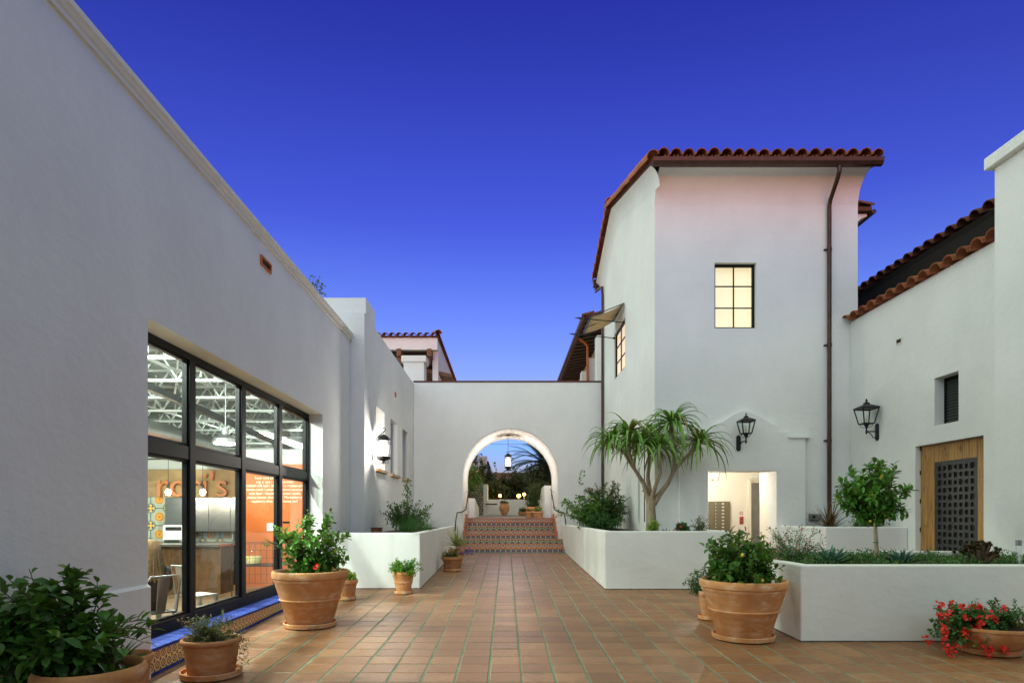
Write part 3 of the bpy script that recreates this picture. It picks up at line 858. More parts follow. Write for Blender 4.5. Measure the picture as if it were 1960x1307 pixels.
# seated person, seen from behind through the window
def skin_body(name, pts, edges, root, mat, parent, sub=2):
    me = bpy.data.meshes.new(name); me.from_pydata([p[:3] for p in pts], edges, [])
    me.materials.append(mat)
    o = bpy.data.objects.new(name, me); link(o, parent); WLOC[o.name] = WLOC[parent.name].copy()
    o.modifiers.new('skin', 'SKIN'); s = o.modifiers.new('sub', 'SUBSURF'); s.levels = s.render_levels = sub
    if not me.skin_vertices: me.skin_vertices.new(name='')
    for i, p in enumerate(pts):
        r = p[3]; me.skin_vertices[0].data[i].radius = (r, p[4] if len(p) > 4 else r); me.skin_vertices[0].data[i].use_root = (i == root)
    return o
pe = thing('person', (-4.03, 7.05, IZ-.04), 'person in dark clothes with long fair hair sitting by the window', 'person'); pe.rotation_euler[2] = R(238)
cl = plain('dark_cloth', (.018, .016, .018), .9, 0, .3, 14); skn = plain('skin', (.45, .26, .18), .55, 0, .06, 10); jn = plain('jeans', (.03, .04, .07), .9, 0, .2, 30)
# local frame: faces -Y
bp = [(0,.02,.52,.15,.12),(0,.03,.66,.135,.11),(0,.03,.82,.15,.11),(0,.01,.95,.13,.09),(0,-.01,1.03,.055,.055),(0,-.02,1.09,.055,.055),
      (.17,.01,.94,.065),(.24,-.04,.72,.05),(.20,-.28,.66,.038),(-.17,.01,.94,.065),(-.24,-.04,.72,.05),(-.18,-.28,.66,.038),
      (.10,-.06,.52,.085),(.13,-.42,.52,.065),(.13,-.44,.12,.045),(-.10,-.06,.52,.085),(-.13,-.42,.52,.065),(-.13,-.44,.12,.045)]
be = [(0,1),(1,2),(2,3),(3,4),(4,5),(3,6),(6,7),(7,8),(3,9),(9,10),(10,11),(0,12),(12,13),(13,14),(0,15),(15,16),(16,17)]
skin_body('body', bp, be, 0, cl, pe)
g = G(); g.sphere((0,-.035,1.19), .1, 18, 14, (.82, .98, 1.18)); g.sphere((0,-.138,1.18), .018, 8, 6, (.8,1,1.3)); g.sphere((.083,-.03,1.185), .02, 8, 6, (.5,1,1.4)); g.sphere((-.083,-.03,1.185), .02, 8, 6, (.5,1,1.4))
obj('head', g, skn, pe, True, local=True)
g = G()
for i in range(150):
    a = rng.uniform(-.35, math.pi+.35); r0 = .098
    p0 = Vector((math.cos(a)*.05, math.sin(a)*.05-.02, 1.30))
    mid = Vector((math.cos(a)*.105, math.sin(a)*.12-.02, 1.19)); e = Vector((math.cos(a)*.13+rng.uniform(-.02,.02), math.sin(a)*.14+.0, rng.uniform(.82,.95)))
    g.tube([p0, (p0+mid)/2+Vector((0,.0,.03)), mid, (mid+e)/2, e], [.012,.014,.014,.012,.004], 5, False)
obj('hair', g, plain('hair', (.22, .13, .06), .5, 0, .3, 40), pe, True, local=True)
for s in (-1, 1):
    g = G(); hx = .20 if s > 0 else -.18
    pal = Vector((hx, -.33, .66)); g.sphere(pal, .04, 10, 8, (.9, 1.2, .45))
    for k in range(4):
        o = Vector(((k-1.5)*.019, -.045, 0)); ln = (.062, .072, .068, .054)[k]
        g.tube([pal+o, pal+o+Vector((0,-ln*.5,.006)), pal+o+Vector((0,-ln,-.008))], [.0095,.0088,.007], 6)
    g.tube([pal+Vector((-s*.03,-.01,0)), pal+Vector((-s*.055,-.035,.004)), pal+Vector((-s*.058,-.062,-.004))], [.011,.010,.008], 6)
    obj('hand', g, skn, pe, True, local=True)
    g = G(); fx = s*.13; g.sphere((fx, -.50, .05), .05, 10, 8, (.9, 2.3, .9)); obj('shoe', g, M['black_metal'], pe, True, local=True)

# ================================================================== LEFT WING (pier and wall with slit windows)
fLW = lambda u, v, w: (-2.97 - w, u, v)
wing = thing('left_wing', (-2.97, 16, .3), 'white stucco wing wall with three slit windows and a tall end pier', 'building')
slits = [(14.25, 15.23), (16.03, 17.08), (17.87, 18.9)]
zs0, zs1 = EYE+1.06, EYE+2.50
obj('wall', wall_panel(14.1, 22.4, -.2, 5.88, [(a, b, zs0, zs1) for a, b in slits], fLW, .45), M['stucco'], wing)
g = G(); g.box(-4.2, -2.97, 13.2, 14.098, 5.901, 6.25); g.box(-4.2, -3.565, 13.21, 14.097, 5.0, 5.9); obj('pier', g, M['stucco'], wing)
g = G(); g.box(-3.56, -2.972, 13.07, 14.099, -.2, 5.90); obj('pier', g, M['stucco'], wing)
g = G(); g.box(-13, -3.43, 14.1, 24, 5.0, 5.2); obj('roof_slab', g, M['stucco'], wing)
for a, b in slits:
    w = obj('window', G().box(-3.36, -3.30, a+.002, a+.06, zs0+.03, zs1-.002), M['dark_wood'], wing)
    g = G(); g.box(-3.36, -3.30, b-.06, b-.002, zs0+.03, zs1-.002); g.box(-3.36, -3.30, a+.061, b-.061, zs1-.07, zs1-.002); g.box(-3.36, -3.30, a+.061, b-.061, zs0+.031, zs0+.09); g.box(-3.35, -3.31, a+.061, b-.061, (zs0+zs1)/2-.02, (zs0+zs1)/2+.02)
    obj('frame', g, M['dark_wood'], w)
    obj('pane', G().add([(-3.335, a+.06, zs0+.09), (-3.335, b-.06, zs0+.09), (-3.335, b-.06, zs1-.07), (-3.335, a+.06, zs1-.07)], [(0,1,2,3)]), M['glass_dark'], w)
    obj('sill', G().box(-3.29, -2.90, a-.05, b+.05, zs0-.055, zs0+.022), plain('sill_wood', (.36, .22, .10), .6, 0, .3, 8), w, bevel=.01)
g = G(); g.tube([(-2.99, 16.67, EYE+3.23), (-2.945, 16.67, EYE+3.23)], .075, 14); vt = obj('vent', g, M['vent_clay'], wing, True)
g = G(); g.tube([(-2.946, 16.67, EYE+3.23), (-2.942, 16.67, EYE+3.23)], .045, 14); obj('vent_slot', g, M['dark_wood'], vt)

# ================================================================== GATEWAY WITH ARCH
AX, AR, ASP, AY0, AY1, ATOP = .142, 1.512, EYE+1.24, 19.9, 22.5, 5.90
def arch_mesh():
    g = G(); n = 28
    arc = [(AX - AR*math.cos(math.pi*i/n), ASP + AR*math.sin(math.pi*i/n)) for i in range(n+1)]
    L, Rr, zb = -2.968, 3.128, 0.0
    xs = [L] + [a[0] for a in arc] + [Rr]
    for Y, back in ((AY0, False), (AY1, True)):
        o = len(g.v)
        pts = [(L, zb), (arc[0][0], zb), (arc[-1][0], zb), (Rr, zb)]
        pts += arc                      # 4..4+n
        pts += [(x, ATOP) for x in xs]  # 5+n..
        g.v += [(p[0], Y, p[1]) for p in pts]
        T = 4 + n + 1
        fs = [(0, 1, 4, T+1, T)]
        for i in range(n): fs.append((4+i, 4+i+1, T+2+i, T+1+i))
        fs.append((2, 3, T+n+2, T+n+1, 4+n))
        for f in fs: g.f.append(tuple(i+o for i in (f[::-1] if back else f))); g.m.append(0)
    S = len(g.v)//2
    loop = [1] + [4+i for i in range(n+1)] + [2]
    for a, b in zip(loop, loop[1:]): g.f.append((a, a+S, b+S, b)); g.m.append(0)
    T = 4+n+1
    top = list(range(T, T+n+3)); seq = [0] + top + [3]
    for a, b in zip(seq, seq[1:]): g.f.append((a, b, b+S, a+S)); g.m.append(0)
    return g
gate = thing('gateway', (AX, AY0, .5), 'white stucco gateway wall with a round arch at the head of the stairs', 'archway')
obj('wall', arch_mesh(), M['stucco'], gate, bevel=.035)
obj('coping', G().box(-2.96, 3.12, AY0-.03, AY1+.03, ATOP+.002, ATOP+.035), M['roof_tile_dark'], gate)

# stairs
ST0, RISE, TREAD = 19.0, (LZ - floor_z(19.0))/8, .30
st = thing('stairs', (.14, ST0, floor_z(ST0)), 'flight of stairs with painted tile risers below the arch', 'stairs')
def riser_mat(name, kind):
    t = NT(name); s = t.xyz(t.co('Position')); P = .16 if kind != 2 else .20
    z0 = t.m('MULTIPLY', t.m('FRACT', t.m('DIVIDE', t.m('SUBTRACT', s[2], floor_z(ST0)), RISE)), 2.0)
    b = t.m('SUBTRACT', z0, 1.0)
    a = t.m('SUBTRACT', t.m('MULTIPLY', t.m('FRACT', t.m('DIVIDE', s[0], P)), 2.0), 1.0)
    aa, ab = t.m('ABSOLUTE', a), t.m('ABSOLUTE', b)
    r = t.m('SQRT', t.m('ADD', t.m('MULTIPLY', a, a), t.m('MULTIPLY', b, b)))
    dia = t.m('ADD', aa, ab)
    if kind == 0:
        c = t.mix(t.m('LESS_THAN', t.m('MAXIMUM', aa, ab), .78), (.42, .38, .32), (.05, .055, .10))
        c = t.mix(t.m('LESS_THAN', t.m('MINIMUM', aa, ab), .10), c, (.42, .40, .36))
        c = t.mix(t.m('LESS_THAN', r, .34), c, (.24, .07, .045))
    elif kind == 1:
        c = t.mix(t.m('LESS_THAN', dia, .95), (.50, .16, .035), (.52, .52, .46))
        c = t.mix(t.m('LESS_THAN', dia, .62), c, (.08, .11, .20)); c = t.mix(t.m('LESS_THAN', r, .22), c, (.52, .30, .08))
        c = t.mix(t.m('GREATER_THAN', ab, .82), c, (.44, .13, .04))
    else:
        c = t.mix(t.m('LESS_THAN', t.m('ABSOLUTE', t.m('SUBTRACT', dia, .8)), .2), (.07, .11, .07), (.45, .46, .38))
        c = t.mix(t.m('LESS_THAN', dia, .35), c, (.22, .34, .10)); c = t.mix(t.m('GREATER_THAN', dia, 1.45), c, (.03, .03, .05))
    t.base(c).rough(.35); return t.mat
RM = [riser_mat('riser_navy', 0), riser_mat('riser_orange', 1), riser_mat('riser_green', 2)]
order = [0, 1, 2, 0, 1, 2, 0, 1]
M['tread'] = plain('tread', (.46, .19, .09), .6, 0, .2, 6)
g = G()
for k in range(8):
    y = ST0 + TREAD*k; z0 = floor_z(ST0) + RISE*k; z1 = z0 + RISE
    x0, x1 = (-1.555, 1.795) if k < 3 else (AX-AR+.06, AX+AR-.06)
    rm = obj('riser', G().box(x0, x1, y, y+.02, z0+.004, z1-.027), RM[order[k]], st)
    if k == 7: obj('tread', G().box(x0, x1, y-.014, y+.26, z1-.025, z1+.006), M['tread'], st); break
    obj('tread', G().box(x0, x1, y-.014, y+TREAD-.001, z1-.025, z1), M['tread'], st, bevel=.006)
    obj('core', G().box(x0, x1, y+.021, y+TREAD+.012, 0.1, z1-.026), M['grout'], st)
for x0, x1, nm in ((AX-AR+.002, AX-AR+.058, 'l'), (AX+AR-.058, AX+AR-.002, 'r')):
    g = G()
    for k in range(3, 8):
        y = ST0 + TREAD*k; z1 = floor_z(ST0) + RISE*(k+1)
        g.box(x0, x1, y-.02, y+TREAD-.021, .3, z1+.14)
    obj('skirting', g, M['tread'], st)

# handrails
for sx, lb in ((-1.40, 'bent black iron handrail on the planter side with the spiky yucca'), (1.70, 'bent black iron handrail beside the flowering bush')):
    h = thing('handrail', (sx, 19.6, .9), lb, 'handrail', 'iron handrails of the stairs')
    s = -1 if sx < 0 else 1
    xa = AX + s*(AR - .10); xb = sx + s*.12
    z = lambda y_, hh: floor_z(ST0) + (y_-ST0)/TREAD*RISE + hh
    pts = [(xb, 18.7, 1.16), (xb, 18.72, 1.24), (xb+.0, 18.95, 1.50), (xb-.0*s, 19.45, 1.72), (xa+s*.14, 19.8, 1.74), (xa+s*.04, 19.86, 1.80), (xa, 20.0, 1.86), (xa, 20.1, 1.95), (xa, 21.3, 2.52), (xa, 21.5, 2.55)]
    g = G(); g.tube(pts, .02, 8); obj('rail', g, M['black_metal'], h, True)
    g = G()
    for (x, y, zz) in ((xb, 18.71, 1.2), (xa, 20.05, 1.9), (xa, 21.2, 2.46)):
        g.bar((x, y, zz), (x + s*.11, y, zz-.03), .012); g.tube([(x+s*.10, y, zz-.03), (x+s*.115, y, zz-.03)], .035, 10)
    obj('bracket', g, M['black_metal'], h)
# ================================================================== ROOF TILES
def barrel(g, L=.44, r0=.115, r1=.095, th=.016, n=8, flip=False, rise=1.0):
    vs = []; fs = []
    for y, r in ((0, r0), (L, r1)):
        for rr in (r, r - th):
            for k in range(n+1):
                a = math.pi*k/n
                z = rr*math.sin(a)*rise
                vs.append((-rr*math.cos(a), y, -z if flip else z))
    m = n+1
    for k in range(n):
        fs.append((k, k+1, 2*m+k+1, 2*m+k))             # outside
        fs.append((m+k, 3*m+k, 3*m+k+1, m+k+1))          # inside
        fs.append((k, m+k, m+k+1, k+1))                  # front edge
        fs.append((2*m+k, 2*m+k+1, 3*m+k+1, 3*m+k))
    fs += [(0, 2*m, 3*m, m), (n, m+n, 3*m+n, 2*m+n)]
    g.add(vs, fs); return g
COVER = mesh_of('roof_tile', barrel(G()), M['roof_tile'], True)
PAN = mesh_of('pan_tile', barrel(G(), flip=True, r0=.10, r1=.115), M['roof_tile'], True)
gt = G(); barrel(gt, r0=.14, r1=.118); VERGE = mesh_of('verge_tile', gt, M['verge_lit'], True)
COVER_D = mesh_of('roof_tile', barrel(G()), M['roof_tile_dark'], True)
def add_tile(g, loc, rot, flip=False, r0=.115, r1=.095):
    t = G(); barrel(t, flip=flip, r0=r0, r1=r1, n=6)
    m = Matrix.Translation(loc) @ Matrix.Rotation(rot[2], 4, 'Z') @ Matrix.Rotation(rot[1], 4, 'Y') @ Matrix.Rotation(rot[0], 4, 'X')
    g.add([m @ Vector(v) for v in t.v], t.f)
def tile_slope(parent, x0, n, pitch, y0, z0, ang, rows, rowlen, lead_rows=1, rotz=0, cover=COVER, pan=PAN, mat=None, rngs=1, org=None):
    """n columns of barrel tiles running up a slope; the lead rows are separate pieces, the rest one mass. Columns step along +X before rotz about org"""
    rg = random.Random(rngs); rest = G()
    rz = Matrix.Rotation(rotz, 4, 'Z'); o = Vector(org) if org else Vector((0,0,0))
    for i in range(n):
        for r in range(rows):
            x = x0 + (i + .5)*pitch; y = y0 + r*rowlen*math.cos(ang); z = z0 + r*rowlen*math.sin(ang) + .03
            p = o + rz @ Vector((x, y + rg.uniform(-.02, .02), z + rg.uniform(-.006, .008)))
            rot = (ang - .03 + rg.uniform(-.02, .02), rg.uniform(-.04, .04), rotz + rg.uniform(-.03, .03))
            if r < lead_rows: piece('roof_tile', cover, parent, p, rot)
            else: add_tile(rest, p, rot)
            if i < n-1 or True:
                q = o + rz @ Vector((x + pitch/2, y, z - .005)); rt = (ang, 0, rotz)
                if i < n-1:
                    if r < lead_rows: piece('pan_tile', pan, parent, q, rt)
                    else: add_tile(rest, q, rt, True, .1, .115)
    if rest.v:
        w = obj('tile_rows', rest, mat or M['roof_tile'], parent, True); w['kind'] = 'stuff'

# ================================================================== TOWER
TX0, TX1, TYF = 3.13, 7.40, 13.07
tower = thing('tower', (5.2, TYF, .3), 'tall white stucco tower with tiled roof, lit square window and curved portal surround', 'building')
fF = lambda u, v, w: (u, TYF + w, v)
fS = lambda u, v, w: (TX0 + w, u, v)
WX0, WX1, WZ0, WZ1 = 4.39, 5.27, EYE+3.93, EYE+5.305
LX0, LX1, LZH = 4.22, 5.645, 2.56
obj('wall', wall_panel(TX0, TX1, -.1, 8.6, [(WX0, WX1, WZ0, WZ1), (LX0, LX1, .34, LZH)], fF, .35), M['stucco'], tower)
SY0, SY1, SZ0, SZ1 = 16.32, 17.9, EYE+3.90, EYE+5.19
RZF, RYF, RYR, RZR, RYB, RZB = 8.80, 12.50, 17.4, 10.30, 20.3, 9.30   # front eave, ridge, rear eave
slit0, slit1 = 12.98+1.55, 14.70
obj('wall', wall_panel(TYF+.351, 20.2, -.1, 8.55, [(SY0, SY1, SZ0, SZ1), (14.52, 14.70, 1.45, 2.75)], fS, .35), M['stucco'], tower)
def roof_line(y):
    return RZF + (RZR-RZF)*(y-RYF)/(RYR-RYF) if y <= RYR else RZR + (RZB-RZR)*(y-RYR)/(RYB-RYR)
# gable piece over the side wall up to the roof
ys = [TYF, 14.5, 16, RYR, 18.8, 20.2]
poly = [(TYF, 8.55)] + [(y, roof_line(y) - .10) for y in ys] + [(20.2, 8.55)]
g = G(); g.prism(poly, lambda u, v, w: (TX0 + w, u, v), 0.0, .35); obj('gable', g, M['stucco'], tower)
g = G(); g.box(TX0+.352, TX1, 20.0, 20.2, -.1, 9.0); g.box(TX1-.3, TX1, TYF+.352, 20.0, -.1, 9.0); obj('rear_wall', g, M['stucco'], tower)
# curved cove under the front eave and the smaller one under the verge
prof = [(0, 0), (-.02, .12), (-.06, .24), (-.13, .35), (-.23, .44), (-.35, .50), (-.47, .53)]
g = G(); pr = [(TYF + p[0], 8.15 + p[1]) for p in prof] + [(TYF - .47, 8.72), (TYF + .3, 8.72), (TYF + .3, 8.15)]
g.prism(pr, lambda u, v, w: (w, u, v), TX0 - .002, TX1 + .002); obj('cove', g, M['stucco'], tower, smooth=True)
g = G(); n = 26; prv = [(0, -.52), (-.012, -.40), (-.04, -.29), (-.085, -.20), (-.14, -.14), (-.19, -.11)]
vs = []; fs = []
for i in range(n+1):
    y = RYF + .12 + (20.25 - RYF - .12)*i/n
    zz = roof_line(y)
    for p in prv: vs.append((TX0 + p[0] - .003, y, zz + p[1]))
m_ = len(prv)
for i in range(n):
    for k in range(m_-1): fs.append((i*m_+k, (i+1)*m_+k, (i+1)*m_+k+1, i*m_+k+1))
g.add(vs, fs); obj('verge_cove', g, M['stucco'], tower, smooth='all')
# roof
g = G(); g.prism([(RYF, RZF-.10), (RYR, RZR-.10), (RYB, RZB-.10), (RYB, RZB), (RYR, RZR), (RYF, RZF)], lambda u, v, w: (w, u, v), 2.93, 7.56)
roof = obj('roof', g, M['roof_tile_dark'], tower)
sa = math.atan2(RZR-RZF, RYR-RYF)
tile_slope(roof, 3.02, 18, .252, RYF-.10, RZF, sa, 13, .39, 2)
rg = random.Random(9)
y = RYF - .08
while y < RYR - .1:      # verge tiles lapping the left edge
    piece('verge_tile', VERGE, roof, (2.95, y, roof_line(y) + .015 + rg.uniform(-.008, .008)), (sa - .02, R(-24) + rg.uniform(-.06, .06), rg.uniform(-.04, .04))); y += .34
sb = math.atan2(RZR-RZB, RYB-RYR)
y = RYB + .05
while y > RYR + .15:
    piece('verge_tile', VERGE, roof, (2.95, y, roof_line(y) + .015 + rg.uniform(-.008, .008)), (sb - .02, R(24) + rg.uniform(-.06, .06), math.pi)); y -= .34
for i in range(12): piece('ridge_tile', COVER, roof, (2.78 + i*.40, RYR, RZR + .03), (0, 0, R(-90)))
# gutter and downpipes
gp = [(12.50, 8.75), (12.50, 8.64), (12.46, 8.615), (12.38, 8.625), (12.345, 8.68), (12.33, 8.75), (12.345, 8.755), (12.36, 8.69), (12.39, 8.645), (12.45, 8.635), (12.485, 8.655), (12.485, 8.75)]
g = G(); g.prism(gp, lambda u, v, w: (w, u, v), 2.93, 7.52); obj('gutter', g, M['copper'], tower)
g = G(); g.tube([(6.67, 12.43, 8.63), (6.67, 12.43, 8.50), (6.70, 12.60, 8.38), (6.755, 12.93, 8.20), (6.76, 12.985, 8.10), (6.76, 12.985, 6.0), (6.76, 12.985, 3.5), (6.76, 12.985, 1.3)], .042, 10)
dp = obj('downpipe', g, M['copper'], tower, True)
for z in (7.2, 5.2, 3.2):
    g = G(); g.tube([(6.76, 12.985, z-.02), (6.76, 12.985, z+.02)], .05, 12); g.box(6.68, 6.84, 13.03, 13.068, z-.015, z+.015); obj('strap', g, M['copper'], dp)
g = G(); g.tube([(2.95, 20.36, 9.2), (2.95, 20.36, 8.95), (3.0, 19.95, 8.90), (3.05, 19.72, 8.86), (3.07, 19.72, 8.6), (3.07, 19.72, 4.5), (3.07, 19.72, 1.3)], .042, 10); obj('downpipe', g, M['copper'], tower, True)
g = G(); g.box(2.86, 3.06, 20.28, 20.45, 9.10, 9.32); obj('rain_head', g, M['copper'], tower)
g = G(); g.box(2.95, 7.5, 20.30, 20.42, 9.08, 9.2); obj('gutter', g, M['copper'], tower)
# windows
def grid_window(parent, fn, u0, u1, v0, v1, cols, rows, lit, depth=.10, fr=.05, bd=.18):
    """fn(u,v,w); frame, glazing bars and panes set back by depth, lit blind behind"""
    g = G(); B = lambda a, b, c, d, w0, w1, gg: gg.hexa([fn(a,c,w0), fn(b,c,w0), fn(b,c,w1), fn(a,c,w1), fn(a,d,w0), fn(b,d,w0), fn(b,d,w1), fn(a,d,w1)])
    e = .003
    B(u0+e, u0+fr, v0+e, v1-e, depth, depth+.05, g); B(u1-fr, u1-e, v0+e, v1-e, depth, depth+.05, g)
    B(u0+fr, u1-fr, v0+e, v0+fr, depth, depth+.05, g); B(u0+fr, u1-fr, v1-fr, v1-e, depth, depth+.05, g)
    w = obj('window', g, M['window_metal'], parent)
    gb = G()
    for i in range(1, cols):
        u = u0 + (u1-u0)*i/cols; B(u-.011, u+.011, v0+fr, v1-fr, depth+.006, depth+.035, gb)
    for j in range(1, rows):
        v = v0 + (v1-v0)*j/rows
        for i in range(cols):
            a = u0 + (u1-u0)*i/cols + (.0112 if i else fr); b = u0 + (u1-u0)*(i+1)/cols - (.0112 if i < cols-1 else fr)
            B(a, b, v-.011, v+.011, depth+.008, depth+.033, gb)
    obj('glazing_bar', gb, M['window_metal'], w)
    for i in range(cols):
        for j in range(rows):
            a, b = u0 + (u1-u0)*i/cols + .012, u0 + (u1-u0)*(i+1)/cols - .012
            c, d = v0 + (v1-v0)*j/rows + .012, v0 + (v1-v0)*(j+1)/rows - .012
            obj('pane', G().add([fn(a,c,depth+.02), fn(b,c,depth+.02), fn(b,d,depth+.02), fn(a,d,depth+.02)], [(0,1,2,3)]), M['glass'], w)
    obj('blind', G().add([fn(u0,v0,depth+bd), fn(u1,v0,depth+bd), fn(u1,v1,depth+bd), fn(u0,v1,depth+bd)], [(0,1,2,3)]), lit, w)
    return w
grid_window(tower, fF, WX0, WX1, WZ0, WZ1, 2, 3, M['blind_lit'])
grid_window(tower, fS, SY0, SY1, SZ0, SZ1, 2, 3, M['hall_lit'], .03, .05, .045)
g = G(); g.box(TX0+.10, TX0+.13, 14.52, 14.70, 1.45, 2.75); obj('slit_window', g, M['glass_dark'], tower)
g = G(); g.box(TX0+.14, TX0+.34, 14.521, 14.699, 1.451, 2.749); obj('slit_backing', g, M['window_metal'], tower)
# portal surround
def sc_(t): return .29*(.5 - .5*math.cos(math.pi*min(1, t*1.15))) if t < .87 else .29
cur = [(4.32 + .673*t, 3.525 + .291*math.sin(math.pi/2*(t**1.35))**1.2) for t in [i/10 for i in range(11)]]
cur2 = [(4.993*2 - x, z) for x, z in cur][::-1]
poly = [(3.62, .2), (3.62, 3.24), (4.05, 3.24), (4.05, 3.385), (4.32, 3.385)] + cur + cur2[1:] + [(5.667, 3.385), (5.93, 3.385), (5.93, 3.24), (6.25, 3.24), (6.25, .2), (LX1, .2), (LX1, LZH), (LX0, LZH), (LX0, .2)]
g = G(); g.prism(poly, lambda u, v, w: (u, w, v), TYF-.11, TYF+.004); sur = obj('portal_surround', g, M['stucco'], tower, bevel=.008)
obj('surround_cap', G().box(5.88, 6.36, TYF-.15, TYF-.003, 3.242, 3.285), M['stucco'], sur)
obj('surround_cap', G().box(3.52, 4.06, TYF-.15, TYF-.003, 3.242, 3.285), M['stucco'], sur)
# lobby
M['lobby_paint'] = plain('lobby_paint', (.80, .76, .66), .7, 0, .03, 2)
g = G()
g.box(3.5, 3.6, 13.43, 15.7, .3, 3.0); g.box(3.6, 7.1, 15.6, 15.7, .3, 3.0); g.box(7.0, 7.1, 13.43, 15.6, .3, 3.0); g.box(3.6, 7.0, 13.43, 15.6, 3.0, 3.1)
g.box(5.66, 7.0, 13.43, 13.86, .3, 2.999)
lob = obj('lobby_wall', g, M['lobby_paint'], tower)
obj('lobby_floor', G().box(3.6, 7.1, 13.0, 15.6, .20, .345), M['tread'], tower)
obj('lift_door', G().box(6.12, 6.9, 15.57, 15.598, .346, 2.45), M['steel'], lob)
obj('lift_jamb', G().box(6.06, 6.12, 15.5, 15.6, .346, 2.52), M['lobby_paint'], lob)
obj('emergency_light', G().box(6.14, 6.34, 15.5, 15.57, 2.56, 2.64), M['white_plastic'], lob, bevel=.01)
g = G(); g.box(5.86, 5.96, 15.575, 15.599, EYE-.22, EYE-.03); ex = obj('call_panel', g, M['red_paint'], lob, bevel=.008)
obj('call_plate', G().box(5.885, 5.935, 15.565, 15.576, EYE-.19, EYE-.06), M['steel'], ex); obj('call_button', G().box(5.898, 5.922, 15.56, 15.566, EYE-.11, EYE-.085), M['black_metal'], ex)
g = G(); g.tube([(5.91, 15.597, EYE+.055), (5.91, 15.592, EYE+.055)], .045, 16); sg = obj('no_fire_sign', g, M['red_paint'], lob)
g = G(); g.tube([(5.91, 15.593, EYE+.055), (5.91, 15.589, EYE+.055)], .033, 16); obj('sign_face', g, M['white_plastic'], sg)
obj('sign_bar', G().bar((5.885, 15.587, EYE+.08), (5.935, 15.587, EYE+.03), .008, .003, up=(0,1,0)), M['red_paint'], sg)
obj('switch_plate', G().box(5.87, 5.95, 15.585, 15.599, EYE-.42, EYE-.27), M['white_plastic'], lob)
mbx = thing('mailbox_cluster', (5.0, 15.5, .9), 'bronze bank of small mailboxes on the lobby wall', 'mailboxes')
M['bronze'] = plain('bronze', (.20, .18, .115), .4, .6, .1, 5)
obj('case', G().box(4.38, 5.58, 15.47, 15.598, .95, EYE+.345), M['bronze'], mbx)
gt = G(); gt.box(-.185, .185, -.012, 0, -.0365, .0365); mdoor = mesh_of('mailbox_door', gt, M['bronze'])
gt = G(); gt.box(-.028, .028, -.003, 0, -.014, .014); mtag = mesh_of('number_tag', gt, M['white_plastic'])
gt = G(); gt.box(-.010, .010, -.004, 0, -.010, .010); mlock = mesh_of('lock', gt, M['white_plastic'])
for cx in (4.59, 4.98, 5.37):
    for j in range(11):
        z = EYE + .29 - j*.083
        d = piece('mailbox_door', mdoor, mbx, (cx, 15.468, z))
        o = bpy.data.objects.new('number_tag', mtag); link(o, d); o.location = (.03, -.0125, 0)
        o = bpy.data.objects.new('lock', mlock); link(o, d); o.location = (-.15, -.0125, 0)
# second roof stepping out behind the tower
rear = thing('rear_wing', (8.6, 17, .3), 'far wing with a small tiled eave peeping out beside the tower', 'building')
obj('wall', G().box(7.42, 9.2, 16.5, 21, -.1, 9.6), M['stucco'], rear)
g = G(); g.prism([(0, 0), (.02, .12), (.08, .26), (.2, .38), (.36, .44), (.36, .5), (-.4, .5), (-.4, 0)], lambda u, v, w: (9.2 + u, w, 9.1 + v), 16.45, 21.05); obj('cove', g, M['stucco'], rear)
rr = obj('roof', G().box(7.4, 9.6, 16.3, 21.1, 9.62, 9.72), M['roof_tile_dark'], rear)
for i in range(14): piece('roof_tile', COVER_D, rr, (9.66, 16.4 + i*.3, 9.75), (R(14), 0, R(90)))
g = G(); g.tube([(9.66, 16.3, 9.6), (9.66, 21, 9.6)], .06, 10); obj('gutter', g, M['copper'], rear)

# awning on spear poles
aw = thing('awning', (3.13, 17.1, EYE+5.2), 'beige canvas awning on black spear poles over the tower side window', 'awning')
A, B_, C_, D_ = (3.10, 16.32, EYE+5.56), (3.10, 17.8, EYE+5.56), (2.22, 17.8, EYE+5.20), (2.22, 16.32, EYE+5.20)
g = G(); nn = 10; vs = []; fs = []
for i in range(nn+1):
    for j in range(7):
        a = Vector(A).lerp(Vector(B_), i/nn); b = Vector(D_).lerp(Vector(C_), i/nn)
        p = a.lerp(b, j/6); p.z -= .05*math.sin(math.pi*j/6) + .012*math.sin(i*2.1)*math.sin(math.pi*j/6)
        vs.append(p)
for i in range(nn):
    for j in range(6): fs.append((i*7+j, i*7+j+1, (i+1)*7+j+1, (i+1)*7+j))
g.add(vs, fs)
cv = obj('canvas', g, plain('canvas', (.46, .38, .26), .9, 0, .1, 20), aw, 'all'); so = cv.modifiers.new('th', 'SOLIDIFY'); so.thickness = .006
g = G(); g.bar(A, B_, .025); g.bar(D_, C_, .025); g.bar(A, D_, .02); g.bar(B_, C_, .02); g.bar((3.1, 17.1, EYE+5.54), (2.22, 17.1, EYE+5.15), .016); obj('frame', g, M['black_metal'], aw)
for y in (16.34, 17.78):
    g = G(); g.tube([(3.12, y, EYE+5.06), (2.0, y, EYE+5.17), (1.93, y, EYE+5.178)], .013, 8)
    g.lathe([(.003, .0), (.026, .05), (.003, .17)], 8, (0,0,0)) if False else None
    g.tube([(2.0, y, EYE+5.17), (1.94, y, EYE+5.176), (1.80, y, EYE+5.19)], [.012, .026, .002], 8)
    obj('spear_pole', g, M['black_metal'], aw, True)
    obj('pole_socket', G().tube([(3.125, y, EYE+5.06), (3.07, y, EYE+5.065)], .03, 10), M['black_metal'], aw)
